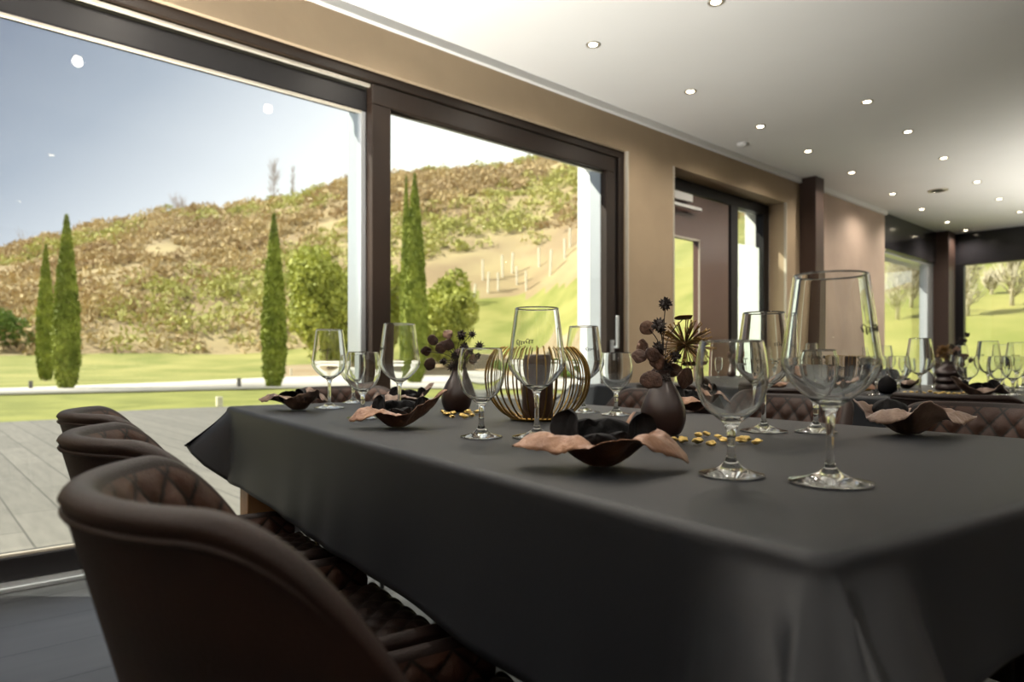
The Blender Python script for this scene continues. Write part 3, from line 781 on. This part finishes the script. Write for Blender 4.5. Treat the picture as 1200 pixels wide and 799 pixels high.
# ------------------------------------------------------------------ glassware
def glass_profile(bowl, base_r, stem_r, bowl_z, th=.0011):
    outer = smoothprof([(base_r,.0), (base_r,.0018), (base_r*.8,.0035), (base_r*.45,.0075), (stem_r*2.0,.014), (stem_r*1.1,.024), (stem_r,.045), (stem_r,bowl_z-.03), (stem_r*1.25,bowl_z-.012), (stem_r*2.2,bowl_z-.002)] , 4)
    outer[0] = (base_r-.001, 0)
    ob = smoothprof([(stem_r*2.2,bowl_z-.002)] + bowl, 7)
    inner = [(max(0, r-th*1.3), z+.0006) for r, z in reversed(ob[1:])]
    inner = [(r, z) for r, z in inner if z > bowl_z+.006]
    inner = [(bowl[-1][0]-th*.65, bowl[-1][1]+.0006)] + inner + [(inner[-1][0]*.6, bowl_z+.0045), (0, bowl_z+.0035)]
    return [(0, .0)] + outer + ob[1:] + inner
WINE = glass_profile([(.022,.0905), (.037,.104), (.0475,.119), (.0505,.130), (.0490,.143), (.0455,.170), (.0415,.200), (.0380,.225)], .0425, .0042, .084)
GOB = glass_profile([(.020,.0685), (.0305,.078), (.0375,.092), (.0408,.108), (.0405,.124), (.0385,.140), (.0355,.155)], .0365, .0045, .062)
def script_logo(t, rfun, z0, ang, seed):
    # small handwritten brand mark printed on the bowl
    r_ = random.Random(3); pts = []
    n = 170
    for i in range(n):
        u = i/(n-1); w_ = .034
        lx = (u-.5)*w_ + .0021*math.sin(u*44); lz = .0027*math.cos(u*44)*(1.3-.6*u+.35*math.sin(u*9)) + (u-.5)*.004 + (.004*math.exp(-((u-.1)/.05)**2)) + .003*math.exp(-((u-.7)/.04)**2)
        z = z0+lz; r = rfun(z)+.0004; a = ang + lx/r; pts.append((r*math.cos(a), r*math.sin(a), z))
    Vt, Ft = tubes([(pts, .00055)], 5); return pyobj('printed_script', Vt, Ft, M['print'], t)
wine_proto = None; gob_proto = None
def wine_r(z): return interp(z, [(.130,.0505), (.143,.0490), (.170,.0455), (.200,.0415)])
def place_wine(loc, label, group=None, rz=0., scale=1.):
    global wine_proto
    if wine_proto is None:
        t = thing('wine_glass', label, 'glass', loc, rz, group)
        b = lathe('glass_body', WINE, M['glass'], t, 56); script_logo(t, wine_r, .164, 0, 1)
        wine_proto = t; return t
    return dup(wine_proto, loc, rz, label, group, scale)
def place_gob(loc, label, group=None, rz=0., scale=1.):
    global gob_proto
    if gob_proto is None:
        t = thing('water_goblet', label, 'glass', loc, rz, group)
        lathe('glass_body', GOB, M['glass'], t, 56); gob_proto = t; return t
    return dup(gob_proto, loc, rz, label, group, scale)
Z = TZ+.0012
FRONT = VIEW - PI/2   # towards the camera
place_wine(at(973, 565, Z), 'large wine glass nearest the camera at the right front of the table', rz=FRONT+.58)
place_wine(at(629, 512, Z), 'tall wine glass standing in front of the gold wire lantern', rz=FRONT-.52)
place_wine(at(386, 478, Z), 'wine glass farthest left on the table, behind the leftmost leaf bowl', rz=FRONT)
place_wine(at(468, 487, Z), 'wine glass against the dark mullion, right behind the left goblets', rz=FRONT-.9)
place_wine(at(684, 483, Z), 'wine glass just right behind the gold wire lantern', rz=FRONT+.35)
place_wine(at(895, 505, Z), 'wine glass between the gold starburst flower and the nearest wine glass', rz=FRONT+2)
place_gob(at(857, 556, Z), 'round water goblet in front, left of the nearest wine glass')
place_gob(at(564, 512, Z), 'round water goblet left of the tall middle wine glass')
place_gob(at(425, 490, Z), 'water goblet in front of the window mullion')
place_gob(at(414, 472, Z), 'small water goblet half hidden behind the mullion goblet')
place_gob(at(722, 486, Z), 'water goblet left of the vase with the gold starburst flower')
place_gob(at(956, 506, Z), 'water goblet right behind the nearest wine glass')
# second table
W2 = [(1078,464,'wine glass on the second table left of the ringed vase'), (1158,459.5,'wine glass on the second table standing right of the ringed vase'),
      (944,456,'wine glass on the second table seen through the nearest wine glass'), (1036,452,'wine glass on the second table beside the far wire lantern'),
      (1176,454,'farther wine glass at the right end of the second table'), (1124,452.5,'wine glass on the second table behind the ringed vase, slightly right'), (1192,457.5,'wine glass on the second table cut close to the right edge of the photo'), (899,450,'wine glass on the second table behind the left foreground wine glass')]
for x, y, lb in W2: place_wine(at(x, y, Z), lb, rz=random.random()*6)
G2 = [(1053,465,'water goblet at the front edge of the second table, leftmost of that row'), (1187,463,'water goblet on the second table at the right edge of the photo'),
      (1134,461.5,'water goblet on the second table behind the right leaf bowl'), (1097,453,'water goblet on the second table behind the ringed vase'),
      (1027,463,'water goblet on the second table in front of the far wire lantern'), (962,452,'water goblet on the second table showing inside the nearest wine glass bowl'),
      (915,453,'water goblet on the second table between the two right wine glasses'), (1062,451,'far water goblet at the back edge of the second table'),
      (872,449,'water goblet on the second table behind the near round goblet'), (1199,454,'far water goblet cut by the right edge of the photo'), (976,455.5,'water goblet on the second table seen low inside the nearest wine glass'), (1171,464,'water goblet at the front edge of the second table, right of the silvery leaf bowl'), (835,449,'water goblet on the second table just right of the gold starburst')]
for x, y, lb in G2: place_gob(at(x, y, Z), lb)

# ------------------------------------------------------------------ leaf bowls and napkins
def leaf_bowl_mesh(ctrl, seed, crump=.004):
    NA, NR_ = 120, 26; V = [(0, 0, .0)]; Fc = []
    cs = sorted(ctrl); ext = cs[-2:] ; pts = [(a-360, r, z) for a, r, z in cs[-2:]] + cs + [(a+360, r, z) for a, r, z in cs[:2]]
    def ev(a):
        for i in range(1, len(pts)-2):
            if pts[i][0] <= a < pts[i+1][0]:
                t = (a-pts[i][0])/(pts[i+1][0]-pts[i][0]); o_ = []
                for j in (1, 2):
                    p0, p1, p2, p3 = (pts[i+k][j] for k in (-1, 0, 1, 2))
                    o_.append(.5*((2*p1)+(-p0+p2)*t+(2*p0-5*p1+4*p2-p3)*t*t+(-p0+3*p1-3*p2+p3)*t**3))
                return o_
        return pts[1][1:]
    for j in range(1, NR_+1):
        s = j/NR_
        for i in range(NA):
            a = 360*i/NA; R, zz = ev(a); r = R*s; x = r*math.cos(math.radians(a)); y = r*math.sin(math.radians(a))
            lift = max(0, (r-.016)/(R-.016))
            dome = .034*math.sin(min(1, lift)**1.5*PI)*(1-sstep(.020, .042, zz))*.75 + .006*math.sin(lift*PI)
            z = .0015 + zz*lift**1.7 + dome
            n_ = mnoise.noise(Vector((x*26+seed, y*26, seed)))*crump + mnoise.noise(Vector((x*60, y*60+seed, 2)))*crump*.45
            z += n_*lift*2.0
            # creases radiating like leaf veins
            z -= .0018*lift*max(0, 1-abs((a/24) % 1-.5)*9)
            V.append((x, y, max(.0012, z)))
    for i in range(NA): Fc.append((0, 1+i, 1+(i+1) % NA))
    for j in range(NR_-1):
        for i in range(NA):
            a = 1+j*NA+i; b = 1+j*NA+(i+1) % NA; Fc.append((a, b, b+NA, a+NA))
    return V, Fc
def napkin_mesh(petals, seed):
    V = []; Fc = []; NU, NV = 18, 16; th = .0028
    for (ax, ay, yaw, w, h, curl, lean) in petals:
        for side in (0, 1):
            base = len(V)
            for i in range(NU+1):
                for j in range(NV+1):
                    u = -1+2*i/NU; v = j/NV
                    prof = (1-.10*v) * math.sqrt(max(0, 1-max(0, (v-.55)/.45)**2.4)) if v > .55 else 1-.10*v+.0
                    op = min(1, v*1.9); wv = w*.5*(.30+.70*math.sin(op*PI/2))*prof; cf = .35+.65*op**.8
                    x = u*wv; z = .006 + h*v; y = curl*(u*u)*w + lean*h*v**1.5 + (th if side else 0)
                    x += .003*mnoise.noise(Vector((u*3+seed, v*3, yaw))); y += .006*mnoise.noise(Vector((u*2.5+seed, v*2.5, yaw+4)))
                    c, s = math.cos(yaw), math.sin(yaw)
                    V.append((ax*cf + c*x - s*y*op, ay*cf + s*x + c*y*op, z))
            for i in range(NU):
                for j in range(NV):
                    a = base+i*(NV+1)+j; f = (a, a+1, a+NV+2, a+NV+1); Fc.append(f if side else tuple(reversed(f)))
        b0 = len(V)-2*(NU+1)*(NV+1); b1 = b0+(NU+1)*(NV+1)
        rim = [j for j in range(NV+1)] + [i*(NV+1)+NV for i in range(1, NU+1)] + [NU*(NV+1)+j for j in range(NV-1, -1, -1)]
        for a, b in zip(rim, rim[1:]): Fc.append((b0+a, b0+b, b1+b, b1+a))
        Fc.append  # open at the foot, inside the fold
    return V, Fc
ctrlC = [(0,.100,.022), (22,.080,.044), (48,.078,.062), (60,.062,.030), (88,.060,.026), (112,.070,.048), (128,.060,.030), (150,.075,.030), (178,.112,.026), (196,.098,.026), (222,.076,.020), (255,.078,.035), (290,.080,.037), (318,.084,.022), (342,.108,.010)]
ctrlD = [(0,.118,.030), (20,.085,.018), (50,.070,.034), (85,.060,.030), (120,.052,.044), (150,.085,.058), (168,.070,.036), (200,.078,.022), (232,.065,.024), (262,.062,.050), (285,.066,.054), (312,.070,.028), (340,.088,.020)]
ctrlB = [(0,.075,.060), (20,.112,.078), (38,.080,.052), (75,.060,.026), (110,.068,.030), (140,.072,.046), (165,.080,.028), (185,.104,.020), (200,.100,.012), (225,.070,.028), (262,.064,.030), (300,.068,.034), (335,.052,.046)]
napC = [(-.042,.012,-.75,.050,.062,-.22,.15), (-.016,.022,.30,.062,.050,.12,-.15), (.012,.014,.0,.078,.050,.10,.10), (.052,.016,.55,.046,.058,-.18,.05), (-.004,-.012,-.35,.055,.034,.2,-.35), (.022,-.006,.55,.045,.036,.2,-.3)]
napD = [(-.030,.012,-.6,.060,.052,.30,.1), (.004,.018,.2,.070,.046,.35,.12), (.034,.004,.7,.060,.044,.30,-.2), (.000,-.012,-.2,.055,.030,.2,-.4)]
leafC = leaf_bowl_mesh(ctrlC, 1.7); leafD = leaf_bowl_mesh(ctrlD, 5.2, .006); leafB = leaf_bowl_mesh(ctrlB, 9.1, .005)
meC = meD = meB = nC = nD = None
def leafset(kind, loc, rz, sc, lb, ln, lm):
    global meC, meD, meB, nC, nD
    (V, Fc) = {'C': leafC, 'D': leafD, 'B': leafB}[kind]
    o = pyobj('leaf_bowl', V, Fc, M[lm], smooth=True, recalc=False); o.location = loc; o.rotation_euler = (0, 0, rz); o.scale = (sc,)*3
    s_ = o.modifiers.new('thick', 'SOLIDIFY'); s_.thickness = .0009; s_.offset = 1
    tag(o, lb, 'bowl')
    Vn, Fn = napkin_mesh(napC if kind != 'D' else napD, 1 if kind == 'C' else 3)
    n = pyobj('folded_napkin', Vn, Fn, M['napkin'], smooth=True, recalc=True); n.location = loc + Vector((0, 0, .0022)); n.rotation_euler = (0, 0, rz); n.scale = (sc,)*3
    sb = n.modifiers.new('sub', 'SUBSURF'); sb.levels = 1; sb.render_levels = 1
    tag(n, ln, 'napkin')
leafset('C', at(704, 545, Z), VIEW, 1., 'large wavy copper brown leaf bowl at the table front', 'black napkin folded in the large front leaf bowl', 'copper')
leafset('B', at(466, 500, Z), VIEW, .92, 'crumpled brown leaf bowl left of the front water goblets', 'black napkin in the leaf bowl in front of the mullion glasses', 'copper')
leafset('D', at(350, 480, Z), VIEW+PI*.95, 1., 'brown leaf bowl at the far left corner of the table', 'black napkin in the leaf bowl at the far left table corner', 'copper2')
leafset('D', at(1064, 508, Z), VIEW, 1.05, 'crumpled silvery brown leaf bowl on the right, far side of the table', 'black napkin rolled in the silvery leaf bowl on the right', 'copper2')
leafset('C', at(812, 481, Z), VIEW+.3, .95, 'copper leaf bowl half hidden behind the right vase', 'black napkin in the leaf bowl behind the right vase', 'copper')
leafset('B', at(478, 476, Z), VIEW+.4, .85, 'leaf bowl on the far side behind the mullion wine glass', 'black napkin in the farthest leaf bowl behind the mullion wine glass', 'copper2')
leafset('D', at(1062, 455, Z), VIEW+.7, 1., 'grey leaf bowl on the second table left of the ringed vase', 'black napkin on the second table left of the ringed vase', 'copper2')
leafset('B', at(1147, 466, Z), VIEW+2.9, 1., 'silvery leaf bowl on the second table right of the ringed vase', 'black napkin on the second table right of the ringed vase', 'copper2')
leafset('C', at(1000, 461, Z), VIEW+2., .95, 'leaf bowl on the second table seen through the nearest wine glass', 'black napkin on the second table seen through the nearest wine glass', 'copper')
leafset('C', at(905, 457, Z), VIEW+1., .9, 'leaf bowl on the second table behind the right hand wine glasses', 'black napkin on the second table behind the right hand wine glasses', 'copper')

# ------------------------------------------------------------------ vases and dried flowers
VASE = smoothprof([(.0, 0), (.024,.0), (.034,.008), (.0405,.030), (.038,.052), (.028,.076), (.0175,.094), (.0125,.108), (.0135,.116)], 6) + [(.0105,.116), (.0095,.106), (.014,.09), (0,.085)]
RVASE = smoothprof([(0,0), (.048,0), (.054,.012), (.050,.024), (.046,.030), (.054,.040), (.055,.050), (.048,.060), (.050,.066), (.058,.078), (.053,.092), (.036,.108), (.026,.122), (.025,.136)], 5) + [(.021,.136), (.021,.12), (0,.11)]
def vase(loc, prof, label):
    o = lathe('bud_vase' if prof is VASE else 'ringed_vase', prof, M['vase'], None, 48); o.location = loc; return tag(o, label, 'vase')
def ico(bm, c, r, sub=2, sc=(1,1,1), rot=None):
    mtx = Matrix.Translation(c) @ (rot or Matrix()) @ Matrix.Diagonal((*sc, 1))
    bmesh.ops.create_icosphere(bm, subdivisions=sub, radius=r, matrix=mtx)
def bouquet(loc, mouth, els, label, seed=1):
    """els: (kind, right, height, size, depth) in metres about the vase foot"""
    r_ = random.Random(seed); t = thing('dried_bouquet', label, 'dried flowers', loc, VIEW)
    ms = Vector((0, 0, mouth))
    for (kind, x, z, s, y) in els:
        e = Vector((x, y, z)); paths = []
        mid = ms + (e-ms)*.5 + Vector((-(e.x)*.25, 0, .012))
        pth = [(ms.x+e.x*.04, ms.y, ms.z-.025), tuple(ms + Vector((e.x*.06, e.y*.06, .004))), tuple(mid), tuple(e)]
        pth = smoothprof(pth, 5)
        Vt, Ft = tubes([(pth, .0009)], 5); pyobj('stem', Vt, Ft, M['cone'], t)
        if kind in ('disc', 'pale', 'golddisc'):
            bm = bmesh.new(); rot = Matrix.Rotation(r_.uniform(-.5, .5), 4, 'Y') @ Matrix.Rotation(r_.uniform(-.7, .7), 4, 'Z')
            if kind == 'golddisc': rot = Matrix.Rotation(PI/2-.25, 4, 'X')
            ico(bm, e, s, 3, (1, .14, .86), rot)
            for v in bm.verts: v.co += Vector((0, .0016, 0))*mnoise.noise(v.co*260) + (v.co-e)*.28*mnoise.noise(v.co*70)
            obj('seed_pod', bm, M[{'disc': 'pod', 'pale': 'podlight', 'golddisc': 'goldseed'}[kind]], t, True)
        elif kind == 'cone':
            bm = bmesh.new(); ico(bm, e, s*.62, 2)
            for k in range(46):
                d = Vector((r_.gauss(0, 1), r_.gauss(0, 1), r_.gauss(0, 1))).normalized()
                q = d.to_track_quat('Z', 'Y').to_matrix().to_4x4()
                bmesh.ops.create_cone(bm, segments=5, radius1=s*.22, radius2=.0003, depth=s*.5, matrix=Matrix.Translation(e + d*s*.75) @ q)
            obj('seed_head', bm, M['cone'], t)
        elif kind == 'spiky':
            bm = bmesh.new(); ico(bm, e, s*.3, 1)
            for k in range(10):
                a = k/10*2*PI; d = Vector((math.cos(a), .35*math.sin(a*3), math.sin(a))).normalized(); q = d.to_track_quat('Z', 'Y').to_matrix().to_4x4()
                bmesh.ops.create_cone(bm, segments=5, radius1=s*.28, radius2=.0003, depth=s*.9, matrix=Matrix.Translation(e + d*s*.55) @ q)
            obj('seed_head', bm, M['cone'], t)
        elif kind in ('burst', 'fluff'):
            pths = []; n = 130 if kind == 'burst' else 50
            for k in range(n):
                d = Vector((r_.gauss(0, 1), r_.gauss(0, 1), r_.gauss(0, 1))).normalized(); L_ = s*r_.uniform(.82, 1.04)
                pths.append(([tuple(e), tuple(e + d*L_*.93), tuple(e + d*L_)], [.0009, .0010, .0021] if kind == 'burst' else [.0004, .0004, .0003]))
            Vt, Ft = tubes(pths, 5); bo = pyobj('flower_head', Vt, Ft, M['goldseed' if kind == 'burst' else 'fluff'], t)
            bm = bmesh.new(); ico(bm, e, s*.13, 2); obj('flower_core', bm, M['goldseed' if kind == 'burst' else 'cone'], bo)
    return t
v1 = at(777, 509, Z); k1 = 664
E = lambda px, py, x0, y0, k: ((px-x0)/k, (y0-py)/k)
def els(lst, x0, y0, k):
    out = []
    for i, (kd, px, py, rp, dp) in enumerate(lst):
        x, z = E(px, py, x0, y0, k); out.append((kd, x, z, rp/k, dp))
    return out
vase(v1, VASE, 'dark teardrop bud vase in front of the plaster pier, with gold starburst')
bouquet(v1, .112, els([('cone',780,352,9,0), ('cone',771,378,10,-.01), ('pale',760,380,10,.01), ('cone',777,383,6,.01), ('cone',771,404,9,0), ('pale',755,403,10,.02), ('disc',749,415,10,.0), ('disc',762,414,9,-.02),
    ('pale',768,421,11,-.01), ('disc',760,443,13,-.015), ('disc',804,441,14,.0), ('golddisc',804,368,11,.01), ('burst',804,401,33,.0), ('golddisc',812,424,12,.015), ('cone',783,428,10,.01), ('cone',790,415,8,-.01), ('disc',776,436,10,.02), ('pale',793,432,10,.02), ('cone',778,442,8,-.01)], 777, 509, k1),
    'dried bouquet with a gold starburst head in the right vase', 3)
v2 = at(535, 482, Z); k2 = 457
vase(v2, VASE, 'dark teardrop bud vase left of the gold wire lantern')
bouquet(v2, .112, els([('disc',506,395,7,0), ('disc',497,408.5,7,.01), ('disc',502.5,424.5,9,0), ('disc',517,404,8,.01), ('disc',525,401,8,-.01), ('pale',524,388,7,0), ('cone',541,389,7,0), ('spiky',554,388,6,0), ('spiky',563,402,7,0), ('cone',545,404,7.5,.01),
    ('cone',533,414,5.5,0), ('cone',519,421,5,0), ('spiky',529,428,7,0), ('cone',560,415,5,0), ('pale',552,419,8,0), ('fluff',556,423,11,.0), ('disc',537,411,7,.02), ('cone',549,410,5,-.02)], 535, 482, k2),
    'dark dried seed heads in the left bud vase', 5)
v3 = at(1111, 457, Z); k3 = F*.032/(.131-.0012)/1.0
d3 = (H-Z)*F/(457-HY); k3 = F/d3
vase(v3, RVASE, 'dark ringed vase on the second table')
bouquet(v3, .13, els([('burst',1107,413,10,0), ('cone',1119,414,4,0), ('cone',1126,397,3,0), ('cone',1133,392,3.4,0), ('cone',1131,399,2.6,.0), ('disc',1130,418,5,0), ('pale',1122,409,4,.01), ('disc',1139,422,4,0), ('cone',1115,406,3.6,0), ('disc',1125,428,4.5,0)], 1111, 457, k3),
    'dried bouquet with rusty gold head in the ringed vase', 7)
v4 = at(857, 447, Z); d4 = (H-Z)*F/(447-HY); k4 = F/d4
vase(v4, VASE, 'small dark vase on the second table behind the near goblet')
bouquet(v4, .112, els([('cone',855,404,3,0), ('cone',859,412,4,0), ('disc',853,418,4,0), ('disc',862,420,4,0), ('cone',856,424,4,0), ('pale',866,415,3.5,0)], 857, 447, k4),
    'dark dried twigs on the second table behind the near goblet', 9)

# ------------------------------------------------------------------ wire lantern with candle
wprof = smoothprof([(.060,.003), (.088,.022), (.111,.055), (.1195,.095), (.112,.132), (.093,.158), (.082,.166)], 5)
def lantern(loc, label):
    t = thing('wire_lantern', label, 'lantern', loc, 0)
    n = 34; wm = None
    for k in range(n):
        a = 2*PI*k/n
        if wm is None:
            Vt, Ft = tubes([([(r, 0, z) for r, z in wprof], .0019)], 6); w_ = pyobj('wire', Vt, Ft, M['gold'], t); wm = w_.data
        else: w_ = link('wire', wm, None, t)
        w_.rotation_euler = (0, 0, a+.05)
    lathe('base_ring', [(.057,.0005), (.063,.0005), (.064,.003), (.063,.006), (.057,.006)], M['gold'], t, 48, close=True)
    lathe('base_plate', [(0,.001), (.057,.001), (.057,.003), (0,.003)], M['gold'], t, 48)
    return t
ln = lantern(at(630, 491, Z), 'gold wire globe lantern around a dark candle on the foreground table')
cd = lathe('pillar_candle', [(0,0), (.034,0), (.0355,.002), (.0355,.143), (.034,.146), (.028,.145), (.022,.139), (0,.138)], M['candle'], None, 40); cd.location = at(630, 491, Z) + Vector((0, 0, .0032))
tag(cd, 'thick dark brown pillar candle inside the foreground wire lantern', 'candle')
Vt, Ft = tubes([([(0,0,.137), (.001,0,.143), (.003,0,.149)], .0008)], 5); pyobj('wick', Vt, Ft, M['cone'], cd)
l2 = at(1004, 457, Z)
dup(ln, l2, .4, 'small looking wire lantern on the second table behind the nearest wine glass')
c2 = cd.copy(); COL.objects.link(c2); c2.location = l2 + Vector((0, 0, .0032)); c2['label'] = 'dark pillar candle in the far wire lantern on the second table'
for g_ in cd.children:
    e_ = g_.copy(); COL.objects.link(e_); e_.parent = c2
db = lathe('round_bowl', smoothprof([(0,.0), (.03,0), (.052,.02), (.060,.05), (.054,.085), (.042,.10)], 5) + [(.039,.1), (.05,.08), (.054,.05), (.04,.02), (0,.01)], M['band'], None, 40); db.location = at(1037, 461, Z)
tag(db, 'dark glossy rounded bowl on the second table left of the front goblet', 'bowl')

# ------------------------------------------------------------------ gold nuggets
def nugget_mesh(seed):
    bm = bmesh.new(); bmesh.ops.create_icosphere(bm, subdivisions=3, radius=.0075)
    for v in bm.verts:
        n_ = mnoise.noise(v.co*170+Vector((seed*7, 0, 0))); v.co *= 1+.5*n_; v.co.z *= .62; v.co.x *= 1.15
    mz = min(v.co.z for v in bm.verts)
    for v in bm.verts: v.co.z -= mz
    me = bpy.data.meshes.new('gold_nugget'); bm.to_mesh(me); bm.free(); me.materials.append(M['nugget']); me.polygons.foreach_set('use_smooth', [True]*len(me.polygons)); return me
nm = [nugget_mesh(i) for i in range(6)]
def nug(x, y, label, group, i):
    o = bpy.data.objects.new('gold_nugget', nm[i % 6]); COL.objects.link(o); o.location = at(x, y, Z); o.rotation_euler = (0, 0, i*1.7); s = .8+.35*((i*37) % 10)/10; o.scale = (s,)*3
    tag(o, label, 'decoration', group)
for i, (x, y) in enumerate([(790,517), (800,519), (819,512), (828,511), (818,520), (833,523), (848,518), (868,519), (875,517), (887,521), (842,514), (775,520)]):
    nug(x, y, 'small gold nugget scattered on the cloth near the right vase', 'gold nuggets by the right vase', i)
for i, (x, y) in enumerate([(519,484), (524,487.5), (531,486), (541,488), (549,485), (553,488.5), (559,484.5), (530,490), (545,490.5)]):
    nug(x, y, 'small gold nugget lying round the foot of the left bud vase', 'gold nuggets by the left vase', i+3)
for i, (x, y) in enumerate([(1068,461), (1075,460.5), (1083,461.5), (1090,460), (1096,461.6), (1101,462), (1106,461.5), (1112,462), (1118,462.2), (1124,462), (1130,461.5), (1060,461)]):
    nug(x, y, 'gold nugget in the row below the ringed vase on the second table', 'gold nuggets on the second table', i+1)

# ------------------------------------------------------------------ light, sky, camera
sun = bpy.data.lights.new('sun', 'SUN'); sun.energy = 11; sun.angle = math.radians(.6); sun.color = (1, .93, .80)
so = bpy.data.objects.new('sun', sun); COL.objects.link(so)
sd = Vector((-1, .95, 1.15)).normalized(); so.rotation_euler = sd.to_track_quat('Z', 'Y').to_euler()
wd = bpy.data.worlds.new('sky'); scn.world = wd; wd.use_nodes = True
nt = wd.node_tree; bg = nt.nodes['Background']; tc = nt.nodes.new('ShaderNodeTexCoord')
dt = nt.nodes.new('ShaderNodeVectorMath'); dt.operation = 'DOT_PRODUCT'
lf = W(-1, 0).normalized()
dt.inputs[1].default_value = (lf.x*.9, lf.y*.9, 1.0)
cr = nt.nodes.new('ShaderNodeValToRGB'); e = cr.color_ramp.elements
e[0].position = .40; e[0].color = (.56, .55, .52, 1); e[1].position = .90; e[1].color = (.095, .11, .15, 1)
m1 = e.new(.60); m1.color = (.35, .36, .385, 1); m2 = e.new(.74); m2.color = (.19, .21, .25, 1)
nt.links.new(tc.outputs['Generated'], dt.inputs[0]); nt.links.new(dt.outputs['Value'], cr.inputs['Fac']); nt.links.new(cr.outputs['Color'], bg.inputs['Color'])
bg.inputs['Strength'].default_value = 2.7

cam = bpy.data.cameras.new('camera'); co = bpy.data.objects.new('camera', cam); COL.objects.link(co); scn.camera = co
co.location = (0, 0, H); co.rotation_euler = (PI/2, 0, VIEW)
cam.sensor_width = 36; cam.lens = 24; cam.shift_y = (HY-399.5)/1200; cam.clip_start = .02; cam.clip_end = 1000
cam.dof.use_dof = True; cam.dof.focus_distance = 1.25; cam.dof.aperture_fstop = 4.5
scn.view_settings.view_transform = 'Standard'; scn.view_settings.look = 'None'; scn.view_settings.gamma = 1; scn.view_settings.use_curve_mapping = False
scn.view_settings.exposure = 0.0
cy = scn.cycles
cy.max_bounces = 12; cy.transmission_bounces = 12; cy.transparent_max_bounces = 16; cy.diffuse_bounces = 4; cy.glossy_bounces = 6
cy.caustics_reflective = False; cy.caustics_refractive = False; cy.sample_clamp_indirect = 4; cy.sample_clamp_direct = 0
cy.use_denoising = True; cy.blur_glossy = .5
